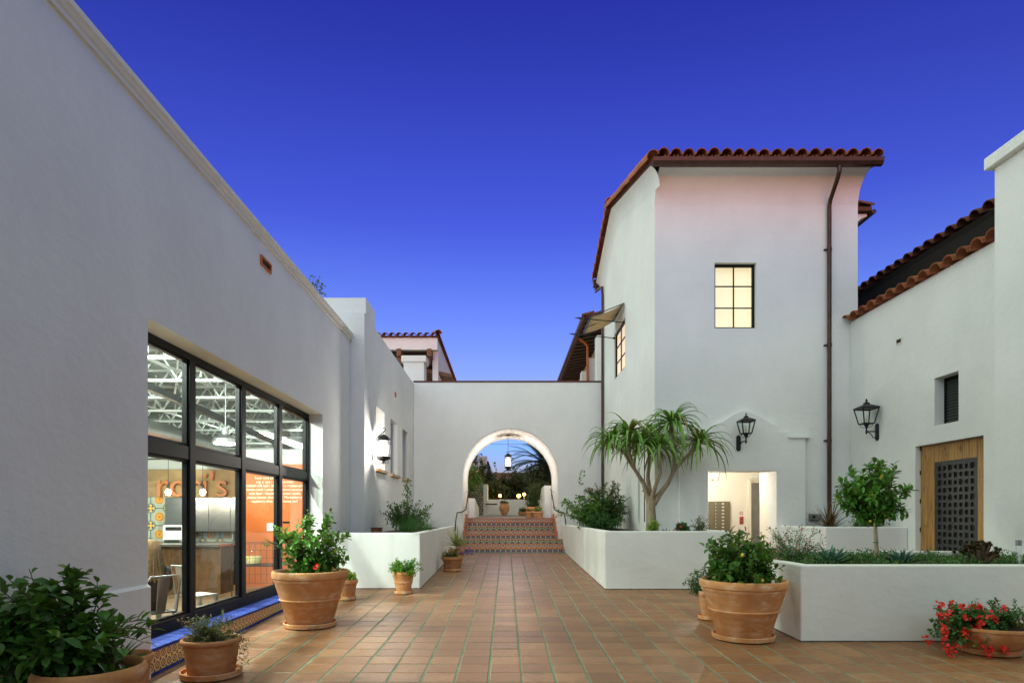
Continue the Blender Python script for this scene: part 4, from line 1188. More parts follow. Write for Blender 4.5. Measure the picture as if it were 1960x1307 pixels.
# iron cross ornament on the tower side
cx = thing('iron_cross', (3.12, 13.9, 1.4), 'thin wrought iron cross ornament on the tower wall behind the aloe', 'wall ornament')
g = G(); zc = EYE+.55
g.tube([(3.09, 13.85, EYE-.15), (3.09, 13.85, zc+.95)], .012, 8); obj('upright', g, M['black_metal'], cx)
g = G(); g.tube([(3.09, 13.62, zc), (3.09, 14.08, zc)], .012, 8); obj('crossbar', g, M['black_metal'], cx)
g = G(); g.lathe([(.002,-.05),(.04,0),(.002,.05)], 10, (3.085, 13.85, zc)); obj('boss', g, M['black_metal'], cx)

# ================================================================== RIGHT BUILDING (wooden door)
fR = lambda u, v, w: (7.24 + w, u, v)
DY0, DY1, DZ0, DZ1 = 9.42, 10.99, .30, EYE+1.215
VY0, VY1, VZ0, VZ1 = 9.94, 10.50, EYE+1.51, EYE+2.31
rb = thing('right_building', (7.24, 11, .3), 'white stucco building with wooden door, louvred opening and tiled wall top', 'building')
obj('wall', wall_panel(8.6, 13.068, -.1, 5.66, [(DY0, DY1, DZ0, DZ1), (VY0, VY1, VZ0, VZ1)], fR, .28), M['stucco'], rb)
cop = obj('coping', G().box(7.26, 7.56, 8.6, 13.06, 5.662, 5.70), M['stucco'], rb)
gt = G(); barrel(gt, L=.42, r0=.135, r1=.12, n=10); CT = mesh_of('coping_tile', gt, M['roof_tile'], True)
rg = random.Random(12)
for i in range(15):
    y = 13.0 - i*.302
    piece('coping_tile', CT, cop, (7.09, y, 5.675 + rg.uniform(-.006, .01)), (R(9), rg.uniform(-.05, .05), R(-90) + rg.uniform(-.04, .04)))
# higher roof behind the wall top, shade below its eave painted near-black
g = G(); g.box(8.55, 12, 3, 16, 3, 6.25); obj('upper_wall', g, M['eave_shade'], rb)
g = G(); g.box(8.25, 8.5, 3, 16, 6.30, 6.78); obj('fascia', g, M['eave_shade'], rb)
ur = obj('upper_roof', G().prism([(8.2, 6.785), (11.5, 7.9), (11.5, 7.8), (8.25, 6.70)], lambda u, v, w: (u, w, v), 3, 16.0), M['eave_shade'], rb)
for i in range(40):
    y = 15.9 - i*.302
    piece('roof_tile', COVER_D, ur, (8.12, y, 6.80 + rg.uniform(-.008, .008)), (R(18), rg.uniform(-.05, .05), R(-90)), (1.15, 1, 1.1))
# louvre
lv = obj('louvre_frame', G().box(7.40, 7.44, VY0+.004, VY0+.04, VZ0+.004, VZ1-.004), M['window_metal'], rb)
g = G(); g.box(7.40, 7.44, VY1-.04, VY1-.004, VZ0+.004, VZ1-.004); g.box(7.40, 7.44, VY0+.041, VY1-.041, VZ1-.04, VZ1-.004); g.box(7.40, 7.44, VY0+.041, VY1-.041, VZ0+.004, VZ0+.04); g.box(7.46, 7.48, VY0+.002, VY1-.002, VZ0+.002, VZ1-.002)
obj('frame', g, M['window_metal'], lv)
gt = G(); gt.hexa([(-.02,-.236,-.026),(-.012,-.236,-.03),(-.012,.236,-.03),(-.02,.236,-.026),(.012,-.236,.03),(.02,-.236,.026),(.02,.236,.026),(.012,.236,.03)])
sl_ = mesh_of('slat', gt, plain('slat_metal', (.05, .055, .05), .5, .2, .2, 10))
for i in range(14): piece('slat', sl_, lv, (7.425, (VY0+VY1)/2, VZ0+.075+i*.05))
# small slot vent
g = G(); z = EYE+3.20; y = 11.43
g.box(7.22, 7.26, y-.085, y+.085, z+.035, z+.05); g.box(7.22, 7.26, y-.085, y+.085, z-.05, z-.035); g.box(7.22, 7.26, y-.085, y-.07, z-.034, z+.034); g.box(7.22, 7.26, y+.07, y+.085, z-.034, z+.034)
vv = obj('vent', g, M['stucco_warm'], rb); obj('vent_slot', G().box(7.228, 7.238, y-.07, y+.07, z-.034, z+.034), M['dark_wood'], vv)
# intercom box beside the portal
ib = thing('intercom_box', (6.46, 13.03, EYE-.05), 'small steel intercom box with hood on the tower wall beside the spiky grass', 'intercom')
obj('box', G().box(6.36, 6.60, 12.97, 13.066, EYE-.10, EYE+.03), M['steel'], ib, bevel=.01); obj('grille', G().box(6.40, 6.46, 12.962, 12.969, EYE-.06, EYE), M['black_metal'], ib)
# door
def make_doorwood():
    t = NT('door_wood'); v = t.co('Position'); rnd = t.n('ShaderNodeObjectInfo').outputs['Random']
    of = t.n('ShaderNodeVectorMath', operation='ADD'); t.l(v, of.inputs[0])
    cb = t.n('ShaderNodeCombineXYZ'); t.l(t.m('MULTIPLY', rnd, 9.0), cb.inputs[1]); t.l(t.m('MULTIPLY', rnd, 5.0), cb.inputs[2]); t.l(cb.outputs[0], of.inputs[1])
    n = t.noise(t.mapping(of.outputs[0], (6, 22, 1.3)), 2.4, 6, .6); k = t.noise(t.mapping(of.outputs[0], (5, 9, 3.2)), 1.4, 3)
    c = t.ramp(n, [(.28, (.17, .075, .018)), (.5, (.37, .185, .045)), (.75, (.52, .29, .085))])
    c = t.mix(t.ramp(k, [(.62, (0,0,0)), (.72, (.8,.8,.8))]), c, (.09, .035, .01))
    t.base(c).rough(.5); t.bump(n, .2, .006); return t.mat
M['door_wood'] = make_doorwood()
dr = thing('wooden_door', (7.38, 10.2, .3), 'honey-coloured plank door with a dark star-pattern grille panel', 'door')
DX = 7.33
gy0, gy1, gz1, gz0 = 9.66, 10.63, EYE+.905, .52
def plank(y0, y1, z0, z1): obj('plank', G().box(DX, DX+.05, y0+.0025, y1-.0025, z0, z1), M['door_wood'], dr, bevel=.004)
plank(10.80, 10.985, DZ0+.01, DZ1-.012); plank(gy1+.002, 10.80, DZ0+.01, DZ1-.012)
plank(9.43, 9.545, DZ0+.01, DZ1-.012); plank(9.545, gy0, DZ0+.01, DZ1-.012)
npk = 6
for i in range(npk):
    a = gy0 + (gy1-gy0)*i/npk; plank(a, a + (gy1-gy0)/npk, gz1, DZ1-.012); plank(a, a + (gy1-gy0)/npk, DZ0+.01, gz0)
for z in (EYE+.75, EYE+.25, EYE-.25, EYE+1.18):
    obj('hinge', G().box(DX-.012, DX+.02, 10.975, 11.0, z-.04, z+.04), M['red_paint'] if False else M['copper'], dr)
obj('backing', G().box(DX+.03, DX+.04, gy0+.003, gy1-.003, gz0, gz1), plain('screen_dark', (.006, .005, .005), .8), dr)
M['grille_metal'] = plain('grille_metal', (.030, .031, .029), .55, 0, .12, 10)
def grille():
    g = G(); nc = 7; cs = (gy1-gy0-.11)/nc; oy = gy1-.055; oz = gz1-.055
    nr = int((gz1-gz0-.07)/cs)
    X0, X1 = DX+.008, DX+.020
    def polar(poly, a):
        d = (math.cos(a), math.sin(a)); best = .2
        for (p, q) in zip(poly, poly[1:]+poly[:1]):
            ex, ey = q[0]-p[0], q[1]-p[1]; den = d[0]*ey - d[1]*ex
            if abs(den) < 1e-9: continue
            t = (p[0]*ey - p[1]*ex)/den; u = (p[0]*d[1] - p[1]*d[0])/den
            if t > 0 and -1e-6 <= u <= 1+1e-6: best = t
        return best
    sq = [(-.5,-.5),(.5,-.5),(.5,.5),(-.5,.5)]
    star = [((.60 if i % 2 == 0 else .33)*math.cos(math.pi*i/8), (.60 if i % 2 == 0 else .33)*math.sin(math.pi*i/8)) for i in range(16)]
    small = [(x*.66, y*.66) for x, y in sq]; big = [(x*.74, y*.74) for x, y in sq]
    def house(rot):
        pts = [(-.30,-.30),(.12,-.30),(.36,0),(.12,.30),(-.30,.30)]
        c, s = math.cos(rot), math.sin(rot); return [(x*c - y*s, x*s + y*c) for x, y in pts]
    def is_star(i, j): return (j % 4 == 0 and i % 4 == 2) or (j % 4 == 2 and i % 4 == 0) or (j % 4 == 0 and i % 4 == 2)
    for i in range(nc):
        for j in range(nr):
            if is_star(i, j): poly = star
            elif is_star(i-1, j): poly = house(math.pi)
            elif is_star(i+1, j): poly = house(0)
            elif is_star(i, j-1): poly = house(math.pi/2)
            elif is_star(i, j+1): poly = house(-math.pi/2)
            else: poly = big if (i + j) % 2 else small
            cy = oy - (i+.5)*cs; cz = oz - (j+.5)*cs
            N_ = 32; vs = []
            for k in range(N_):
                a = math.pi/4 + 2*math.pi*k/N_
                ro = polar(sq, a); ri = min(polar(poly, a), ro*.995)
                for r_ in (ro, ri):
                    vs.append((X0, cy - r_*math.cos(a)*cs, cz + r_*math.sin(a)*cs))
                vs.append((X1, cy - ri*math.cos(a)*cs, cz + ri*math.sin(a)*cs))
            fs = []
            for k in range(N_):
                n_ = (k+1) % N_
                fs.append((3*k, 3*n_, 3*n_+1, 3*k+1)); fs.append((3*k+1, 3*n_+1, 3*n_+2, 3*k+2))
            g.add(vs, fs)
    zb = oz - nr*cs
    g.box(X0-.001, X1, gy0+.004, oy-nc*cs-.0003, gz0, gz1-.001); g.box(X0-.001, X1, oy+.0003, gy1-.004, gz0, gz1-.001)
    g.box(X0-.001, X1, oy-nc*cs, oy, oz+.0003, gz1-.001); g.box(X0-.001, X1, oy-nc*cs, oy, gz0, zb-.0003)
    g.loose = True
    return g
obj('grille', grille(), M['grille_metal'], dr)

# near block at the right edge
nb = thing('near_block', (7.0, 6, .2), 'plain white stucco block with a flat projecting cap at the right edge', 'building')
obj('wall', G().box(7.0, 9.4, 1.5, 8.9, -.2, EYE+4.96), M['stucco'], nb)
obj('cap', G().box(6.90, 9.4, 1.5, 8.98, EYE+4.962, EYE+5.135), M['stucco'], nb, bevel=.015)

# ================================================================== BUILDING CLOSING THE COURT BEHIND THE VIEWER (its ridge shades the lower tower from the western glow)
bk = thing('opposite_building', (2, -10, 0), 'white building with tiled ridge closing the court behind the viewer', 'building')
BT = 7.75
obj('wall', G().box(-30, 34, -11, -10, -.5, BT-.02), M['stucco'], bk)
g = G()
for i in range(160): add_tile(g, Vector((-30 + i*.4, -10.0 - .22, BT - .10)), (0, 0, 0), False, .2, .2)
w = obj('tile_rows', g, M['roof_tile'], bk, True); w['kind'] = 'stuff'

# ================================================================== FAR LEFT BUILDING WITH TIMBER EAVES
fl = thing('loggia_building', (-4.5, 26, .5), 'far white building with tiled roof and dark rafter eaves left of the gateway', 'building')
Zt = EYE+7.42
g = G(); g.box(-8.5, -2.86, 26.0, 26.3, Zt-.50, Zt); g.box(-3.1, -2.86, 26.301, 44, .5, Zt); g.box(-8.5, -3.4, 29.5, 29.8, .5, Zt-.3)
obj('wall', g, M['stucco'], fl)
r_ = obj('roof', G().box(-8.5, -2.80, 25.9, 44, Zt+.002, Zt+.06), M['roof_tile_dark'], fl)
for i in range(16): piece('roof_tile', COVER, r_, (-2.98 - i*.29, 25.80, Zt+.05), (R(12), 0, 0), (1.15, 1, 1))
for i in range(40): piece('verge_tile', COVER, r_, (-2.84, 26.0 + i*.42, Zt+.06), (0, R(20), 0))
piece('ridge_tile', COVER, r_, (-2.78, 25.7, Zt+.10), (R(10), 0, R(25)), (1.3, 1.4, 1.3))
for i in range(4):
    obj('beam', G().box(-7.0 + i*1.25, -6.82 + i*1.25, 25.6, 29.4, Zt-.86, Zt-.56), M['beam_wood'], fl)
obj('header', G().box(-8.5, -3.15, 25.75, 25.99, Zt-1.15, Zt-.87), M['beam_wood'], fl); obj('soffit', G().box(-8.5, -3.11, 26.31, 29.4, Zt-.56, Zt-.51), M['dark_wood'], fl)
for i in range(12): obj('rafter', G().hexa([(-4.4,26.5+i*.55,Zt-1.1),(-2.30,26.5+i*.55,Zt-1.55),(-2.30,26.66+i*.55,Zt-1.55),(-4.4,26.66+i*.55,Zt-1.1),(-4.4,26.5+i*.55,Zt-.95),(-2.30,26.5+i*.55,Zt-1.40),(-2.30,26.66+i*.55,Zt-1.40),(-4.4,26.66+i*.55,Zt-.95)]), M['beam_wood'], fl)
ch = thing('chimney_pier', (-3.38, 23.4, 5.5), 'stout white stucco pier with a moulded cap above the wing wall', 'pier')
obj('shaft', G().box(-3.78, -3.02, 23.0, 23.7, 5.0, EYE+5.66), M['stucco'], ch, bevel=.015); obj('cap', G().box(-3.86, -2.94, 22.94, 23.78, EYE+5.662, EYE+5.90), M['stucco'], ch, bevel=.03)

# ================================================================== FAR RIGHT BUILDING (eaves and balconies)
fr_ = thing('balcony_building', (4.2, 28, .5), 'far white building with deep tiled eaves and balcony screens right of the gateway', 'building')
EX, EZ = 2.92, EYE+7.25
obj('wall', G().box(3.95, 9, 20.6, 46, .5, EZ+.2), M['stucco'], fr_)
rf = obj('roof', G().prism([(EX, EZ), (6.5, EZ+1.25), (6.5, EZ+1.1), (EX+.02, EZ-.06)], lambda u, v, w: (u, w, v), 22.6, 46), M['roof_tile_dark'], fr_)
for i in range(52): piece('roof_tile', COVER_D, rf, (EX-.10, 22.7 + i*.32, EZ-.02), (R(18), 0, R(-90)), (1.2, 1, 1.1))
for i in range(40): obj('soffit_tile', G().hexa([(EX+.05,22.7+i*.58,EZ-.12),(3.94,22.7+i*.58,EZ+.05),(3.94,23.0+i*.58,EZ+.05),(EX+.05,23.0+i*.58,EZ-.12),(EX+.05,22.7+i*.58,EZ-.05),(3.94,22.7+i*.58,EZ+.12),(3.94,23.0+i*.58,EZ+.12),(EX+.05,23.0+i*.58,EZ-.05)]), M['dark_wood'], rf)
g = G(); g.tube([(EX-.12, 22.6, EZ-.10), (EX-.12, 46, EZ-.10)], .07, 8); obj('gutter', g, M['copper'], fr_)
for i, y in enumerate((22.9, 25.2, 27.5, 29.8, 32.1)):
    obj('pier', G().box(3.35, 3.949, y, y+.5, .5, EZ-.62 - (.25 if i else 0)), M['stucco'], fr_, bevel=.02)
    sc2 = obj('balcony_screen', G().box(3.70, 3.76, y+.501, y+2.299, EYE+4.4, EYE+4.48), M['roof_tile'], fr_)
    for k in range(9): obj('screen_slat', G().box(3.70, 3.76, y+.501, y+2.299, EYE+4.55+k*.16, EYE+4.65+k*.16), M['roof_tile'], sc2)
g = G(); g.tube([(EX, 25.0, EZ-.15), (3.2, 25.05, EZ-.32), (3.3, 25.1, EZ-.45), (3.3, 25.1, 4)], .05, 8); obj('downpipe', g, M['vent_clay'], fr_, True)

# ================================================================== GARDEN BEYOND THE ARCH
gw = thing('garden_wall', (1, 30, 1.6), 'low pale stucco wall closing the landing beyond the arch', 'wall')
obj('wall', G().box(-1.05, 6, 30.0, 30.25, 1.2, EYE+.76), M['stucco'], gw, bevel=.02)
obj('return', G().box(-1.05, -.85, 29.0, 29.999, 1.2, EYE+1.45), M['stucco'], gw)
obj('rail', G().tube([(-.95, 28.9, EYE+.52), (-.4, 28.9, EYE+.52)], .03, 8), M['black_metal'], gw)
for s, lb in ((-1, 'sloping white parapet left of the landing beyond the arch'), (1, 'sloping white parapet right of the landing beyond the arch')):
    w = thing('parapet', (AX+s*1.4, 24, 1.5), lb, 'wall')
    x0, x1 = (AX-1.50, AX-1.27) if s < 0 else (AX+1.27, AX+1.50)
    if s < 0: g = G().prism([(22.52, 1.2), (22.52, EYE+.62), (26.2, EYE+.30), (26.2, 1.2)], lambda u, v, w_: (w_, u, v), x0, x1)
    else: g = G().prism([(22.52, 1.2), (22.52, EYE+1.08), (24.4, EYE+1.08), (25.6, EYE+.72), (25.6, 1.2)], lambda u, v, w_: (w_, u, v), x0, x1)
    obj('wall', g, M['stucco'], w)
sp_ = thing('stone_pier', (-1.4, 28.8, 1.6), 'square garden pier of rough mixed stones beyond the arch', 'pier')
obj('core', G().box(-1.62, -1.08, 28.6, 29.0, 1.3, EYE+1.55), M['grout'], sp_)
rg = random.Random(4)
for j in range(13):
    for i in range(4):
        x = -1.55 + i*.137 + (.05 if j % 2 else 0)
        g = G(); g.sphere((x, 28.60, EYE-.02+j*.12), .075, 8, 5, (rg.uniform(.75,1), .5, rg.uniform(.6,.85)))
        obj('stone', g, plain('stone_'+str(j*4+i), rg.choice([(.30,.20,.13),(.22,.19,.17),(.40,.29,.20),(.17,.13,.11)]), .85, 0, .2, 20), sp_, True)
# warm garden lamps behind the wall
for i, (x, z, lb) in enumerate(((-.30, EYE+1.02, 'small warm globe lamp left of the others behind the garden wall'), (.66, EYE+1.00, 'brightest warm globe lamp behind the garden wall'), (.95, EYE+1.08, 'small warm globe lamp right of the brightest behind the garden wall'))):
    p = thing('garden_lamp', (x, 32, 1.2), lb, 'lamp', 'warm garden lamps')
    obj('post', G().tube([(x, 32, 1.2), (x, 32, z-.07)], .02, 8), M['black_metal'], p)
    obj('globe', G().sphere((x, 32, z), .10 if i == 1 else .08, 12, 8), M['garden_glow'], p, True)
    lamp('garden_light', 'POINT', (x, 31.85, z), P_GARDEN*(1.6 if i == 1 else 1), (1.0, .55, .2), p, .1)
# far house and power line
hs = thing('far_house', (-3.2, 60, 1), 'far grey house gable with a chimney seen through the arch', 'house')
obj('wall', G().box(-9, -1.75, 58, 66, .5, EYE+4.9), plain('far_stucco', (.42, .38, .36), .9), hs); obj('chimney', G().box(-2.6, -1.75, 57.8, 58.8, EYE+4.0, EYE+5.5), plain('far_stucco2', (.45, .40, .38), .9), hs)
obj('roof', G().box(-9.2, -1.6, 57.9, 66.2, EYE+4.902, EYE+5.05), M['roof_tile_dark'], hs)
fr2 = thing('far_tiled_roof', (1, 48, 1), 'long low tiled roof behind the dark garden trees', 'house')
obj('wall', G().box(-5, 9, 48.5, 54, .5, EYE+2.2), M['dark_wood'], fr2)
rf2 = obj('roof', G().prism([(48, EYE+2.2), (51, EYE+3.5), (54, EYE+2.2)], lambda u, v, w: (w, u, v), -5.4, 9.4), M['roof_tile_dark'], fr2)
g = G()
for i in range(50): add_tile(g, Vector((-5.3+i*.3, 47.95, EYE+2.22)), (R(23), 0, 0))
q = obj('tile_rows', g, M['roof_tile_dark'], rf2); q['kind'] = 'stuff'
g = G(); g.tube([(-20+i*2, 70, EYE+8.6-.6*math.sin(math.pi*i/20)) for i in range(21)], .018, 5)
tag(obj('power_line', g, M['black_metal'], origin=(0,70,EYE+8)), 'thin power line crossing the sky seen through the arch', 'power line')

# ================================================================== PLANTERS
def path_wall(pts, th, z0, z1):
    """open wall along pts (2-D), thickness to the left of travel, mitred"""
    n = len(pts); P = [Vector((p[0], p[1])) for p in pts]; off = []
    for i in range(n):
        d1 = (P[i]-P[i-1]).normalized() if i else (P[1]-P[0]).normalized()
        d2 = (P[i+1]-P[i]).normalized() if i < n-1 else d1
        n1 = Vector((-d1.y, d1.x)); n2 = Vector((-d2.y, d2.x)); m = (n1+n2).normalized()
        off.append(P[i] + m*th/max(.3, m.dot(n1)))
    g = G(); vs = []
    for a, b in zip(P, off):
        vs += [(a.x,a.y,z0),(b.x,b.y,z0),(b.x,b.y,z1),(a.x,a.y,z1)]
    fs = [(0,1,2,3), tuple(4*(n-1)+k for k in (3,2,1,0))]
    for i in range(n-1):
        o, q = 4*i, 4*i+4
        fs += [(o,q,q+1,o+1),(o+1,q+1,q+2,o+2),(o+2,q+2,q+3,o+3),(o+3,q+3,q,o)]
    return g.add(vs, fs)
M['base_joint'] = plain('base_joint', (.10, .075, .065), .9, 0, .6, 9, 0, 'Position')
def planter(name, pts, soil, th, z1, label, mat=None, smat='soil', drop=.07):
    p0 = pts[0]
    t = thing(name, (p0[0], p0[1], floor_z(p0[1])), label, 'planter', 'white stucco planters')
    obj('wall', path_wall(pts, th, -.1, z1), mat or M['stucco_planter'], t, bevel=.022)
    gj = G()
    for a, b_ in zip(pts, pts[1:]):
        A_, B2 = Vector(a), Vector(b_); d = (B2 - A_).normalized(); nn_ = Vector((d.y, -d.x))*.003; zz = lambda q, h: floor_z(q.y) + h
        p = [A_, B2, B2 + nn_, A_ + nn_]
        gj.hexa([(q.x, q.y, zz(q, -.02)) for q in p] + [(q.x, q.y, zz(q, .016)) for q in p])
    obj('base_joint', gj, M['base_joint'], t)
    g = G(); g.prism(soil, lambda u, v, w: (u, v, w), .0, z1-drop); obj('soil', g, M[smat], t)
    return t
PA, PL, PF, PM = 1.352, 1.318, 1.068, 1.43
planter('planter', [(4.09, 13.065), (4.09, 11.27), (1.80, 11.27), (1.80, 19.88)][::-1], [(1.93, 11.4), (3.96, 11.4), (3.96, 13.05), (3.11, 13.05), (3.11, 19.85), (1.93, 19.85)], .15, PA, 'white stucco planter holding the tree aloe and flowering bush')
planter('planter', [(-3.25, 11.35), (-1.56, 11.35), (-1.56, 19.88)][::1], [(-3.25, 11.5), (-1.7, 11.5), (-1.7, 19.85), (-2.96, 19.85), (-2.96, 13.1), (-3.25, 13.1)], .15, PL, 'white stucco planter with leafy shrub below the slit windows')
fp = planter('planter', [(3.385, 9.85), (3.385, 7.13), (6.99, 7.13)], [(3.52, 7.27), (6.98, 7.27), (6.98, 8.95), (7.22, 8.95), (7.22, 9.75), (3.52, 9.75)], .14, PF, 'low wide white planter with the young citrus tree and agaves', None, 'mulch', .06)
obj('rear_wall', path_wall([(7.22, 9.99), (3.386, 9.99)], .138, -.1, PF), M['stucco_planter'], fp, bevel=.02)
planter('planter', [(5.75, 13.0), (5.47, 12.4), (5.755, 11.19), (7.235, 11.19)], [(5.9, 13.0), (5.62, 12.4), (5.87, 11.33), (7.22, 11.33), (7.22, 13.0)], .14, PM, 'white angled planter with red spiky grass between portal and wooden door')

# ================================================================== LANTERNS
def post_lantern(loc, out, wall_pt, label, W=.44):
    """tapered four-sided glazed lantern on a wall bracket; loc = centre of the body's bottom ring; out = unit vector from wall"""
    t = thing('wall_lantern', wall_pt, label, 'wall lantern', 'unlit black wall lanterns')
    x, y, z = loc; H = W*.80; wt, wb = W/2, W*.27
    top = [(x-wt*.86,y-wt*.86,z+H),(x+wt*.86,y-wt*.86,z+H),(x+wt*.86,y+wt*.86,z+H),(x-wt*.86,y+wt*.86,z+H)]
    bot = [(x-wb,y-wb,z),(x+wb,y-wb,z),(x+wb,y+wb,z),(x-wb,y+wb,z)]
    g = G()
    for i in range(4):
        j = (i+1) % 4
        g.bar(bot[i], top[i], .02); g.bar(bot[i], bot[j], .02); g.bar(top[i], top[j], .022)
    obj('frame', g, M['black_metal'], t)
    for i in range(4):
        j = (i+1) % 4; obj('pane', G().add([bot[i], bot[j], top[j], top[i]], [(0,1,2,3)]), M['glass'], t)
    g = G(); c = (x, y, 0)
    q = W/.44; g.lathe([(wt*1.34, z+H+.012*q), (wt*1.34, z+H+.03*q), (.10*q, z+H+.105*q), (.07*q, z+H+.115*q), (.07*q, z+H+.15*q), (.03*q, z+H+.16*q), (.016*q, z+H+.18*q), (.032*q, z+H+.20*q), (.016*q, z+H+.22*q), (.004, z+H+.25*q)], 4, c)
    o = len(g.v) - 40
    for i in range(len(g.v)):
        vx, vy, vz = g.v[i]; a = math.pi/4; dx, dy = vx-x, vy-y
        g.v[i] = (x + dx*math.cos(a) - dy*math.sin(a), y + dx*math.sin(a) + dy*math.cos(a), vz)
    obj('roof', g, M['black_metal'], t)
    g = G(); g.lathe([(.012, z-.20), (.02, z-.18), (.014, z-.10), (.026, z-.06), (.05, z-.02), (.06, z-.0)], 12, c)
    for a in range(4):
        dx, dy = math.cos(a*math.pi/2+.785), math.sin(a*math.pi/2+.785)
        g.tube([(x+dx*wb*1.2, y+dy*wb*1.2, z-.005), (x+dx*wb*1.0, y+dy*wb*1.0, z-.05), (x+dx*.03, y+dy*.03, z-.08)], .006, 6)
    obj('stem', g, M['black_metal'], t, True)
    g = G(); w = Vector(wall_pt); o_ = Vector(out)
    jn = Vector((x, y, z-.15))
    arm = [jn, jn.lerp(Vector((w.x, w.y, z-.15)), .5), Vector((w.x, w.y, z-.15))]
    g.tube(arm, .013, 8)
    sc = [Vector((w.x, w.y, z-.27)) + o_*.02, Vector((w.x, w.y, z-.27)) + o_*.09, Vector((w.x, w.y, z-.20)) + o_*.13, Vector((w.x, w.y, z-.165)) + o_*.18]
    g.tube(sc, .009, 6); obj('bracket', g, M['black_metal'], t, True)
    side = Vector((-o_.y, o_.x, 0)); g = G(); pz = z-.16
    oct_ = [(-.045,-.13),(-.02,-.165),(.02,-.165),(.045,-.13),(.045,.13),(.02,.165),(-.02,.165),(-.045,.13)]
    g.prism(oct_, lambda u, v, w_: tuple(Vector((w.x, w.y, pz + v)) + side*u + o_*w_), .002, .026); obj('backplate', g, M['black_metal'], t)
    g = G(); g.tube([(x, y, z), (x, y, z+.10)], .014, 8); obj('candle_tube', g, plain('candle', (.45, .40, .22), .6), t)
    g = G(); g.sphere((x, y, z+.135), .022, 10, 7, (1,1,1.7)); obj('bulb', g, M['white_plastic'], t, True)
post_lantern((7.02, 12.1, EYE+1.78), (-1, 0, 0), (7.238, 12.1, EYE+1.5), 'black glazed lantern on the right wall before the wooden door', .36)
post_lantern((4.885, 12.64, EYE+1.66), (0, -1, 0), (4.845, 12.957, EYE+1.4), 'black glazed lantern over the tower portal', .31)

def caged_lantern(name, loc, r, h, label, glow, power, hang=None, wall=None):
    x, y, z = loc     # centre of the glass
    t = thing(name, loc, label, 'lantern')
    c = (x, y, z)
    g = G(); g.lathe([(r*.80, -h*.44), (r*.80, h*.36)], 20, c); obj('glass', g, glow, t, True)
    g = G()
    for i in range(8):
        a = math.pi*i/4 + .2; px, py = x+math.cos(a)*r, y+math.sin(a)*r
        g.bar((px, py, z-h/2), (px, py, z+h/2), .010)
    for zz in (-h/2, -h*.30, h*.28, h/2):
        ring = [(x+math.cos(math.pi*i/10)*r, y+math.sin(math.pi*i/10)*r, z+zz) for i in range(21)]; g.tube(ring, .008, 6, False)
    for i in range(8):
        a = math.pi*i/4 + .2; g.tube([(x+math.cos(a)*r, y+math.sin(a)*r, z+h/2), (x+math.cos(a)*r*1.06, y+math.sin(a)*r*1.06, z+h/2+.05), (x+math.cos(a)*r*.96, y+math.sin(a)*r*.96, z+h/2+.07)], .006, 5)
    obj('cage', g, M['black_metal'], t)
    g = G(); g.lathe([(r*1.02, h/2), (r*.95, h/2+.03), (r*.70, h/2+.09), (r*.3, h/2+.13), (.015, h/2+.14)], 16, c); obj('dome', g, M['black_metal'], t, True)
    g = G(); g.lathe([(r*.2, -h/2-.05), (r*.98, -h/2-.01), (r*1.02, -h/2), (r*1.02, -h*.38)], 16, c); obj('tray', g, M['black_metal'], t, True)
    g = G()
    for s in range(4):
        a = s*math.pi/2 + .5; dx, dy = math.cos(a), math.sin(a)
        g.tube([(x+dx*r*f, y+dy*r*f, z-h/2+q) for f, q in ((.1,-.03),(.35,-.10),(.7,-.10),(.75,-.05),(.5,-.04),(.42,-.07))], .007, 6)
    g.tube([(x, y, z-h/2-.02), (x, y, z-h/2-.13)], .01, 6); obj('scroll', g, M['black_metal'], t, True)
    if wall:
        wx, wy = wall
        g = G(); g.tube([(wx, wy, z-h*.48), (wx+.03, wy, z-h*.2), (wx+.03, wy, z+h*.35), (wx+.10, wy+.0, z+h*.62), (x, y, z+h/2+.20), (x+.04, y, z+h/2+.24), (x+.03, y, z+h/2+.29), (x-.02, y, z+h/2+.27)], .012, 8)
        g.tube([(x, y, z+h/2+.13), (x, y, z+h/2+.20)], .006, 6); g.box(wx-.0, wx+.022, wy-.04, wy+.04, z-h*.6, z-h*.1)
        obj('bracket', g, M['black_metal'], t, True)
    if hang:
        g = G(); g.tube([(x, y, z+h/2+.13), (x, y, hang)], .008, 6); obj('chain', g, M['black_metal'], t)
        g = G(); g.lathe([(.07, 0), (.06, .03)], 14, (x, y, hang-.03)); obj('ceiling_rose', g, M['black_metal'], t)
    return t
t = caged_lantern('wall_lantern', (-2.72, 13.85, EYE+1.46), .145, .40, 'lit round iron lantern on a scrolled bracket before the slit windows', M['lantern_glow'], 0, wall=(-2.968, 13.80))
for dx, dy, dz in ((0, 0, .40), (.22, -.1, .0)): pass
lamp('wall_lantern_light', 'POINT', (-2.72, 13.85, EYE+1.44), P_LANTERN, (1.0, .94, .86), t, .07)
t = caged_lantern('hanging_lantern', (.08, 21.2, EYE+1.80), .115, .36, 'lit iron lantern hanging on a rod in the arch', M['lantern_glow'], 0, hang=ASP+AR-.01)
lamp('hanging_lantern_light', 'POINT', (.08, 21.2, EYE+1.78), P_HANG, (1.0, .90, .82), t, .09)
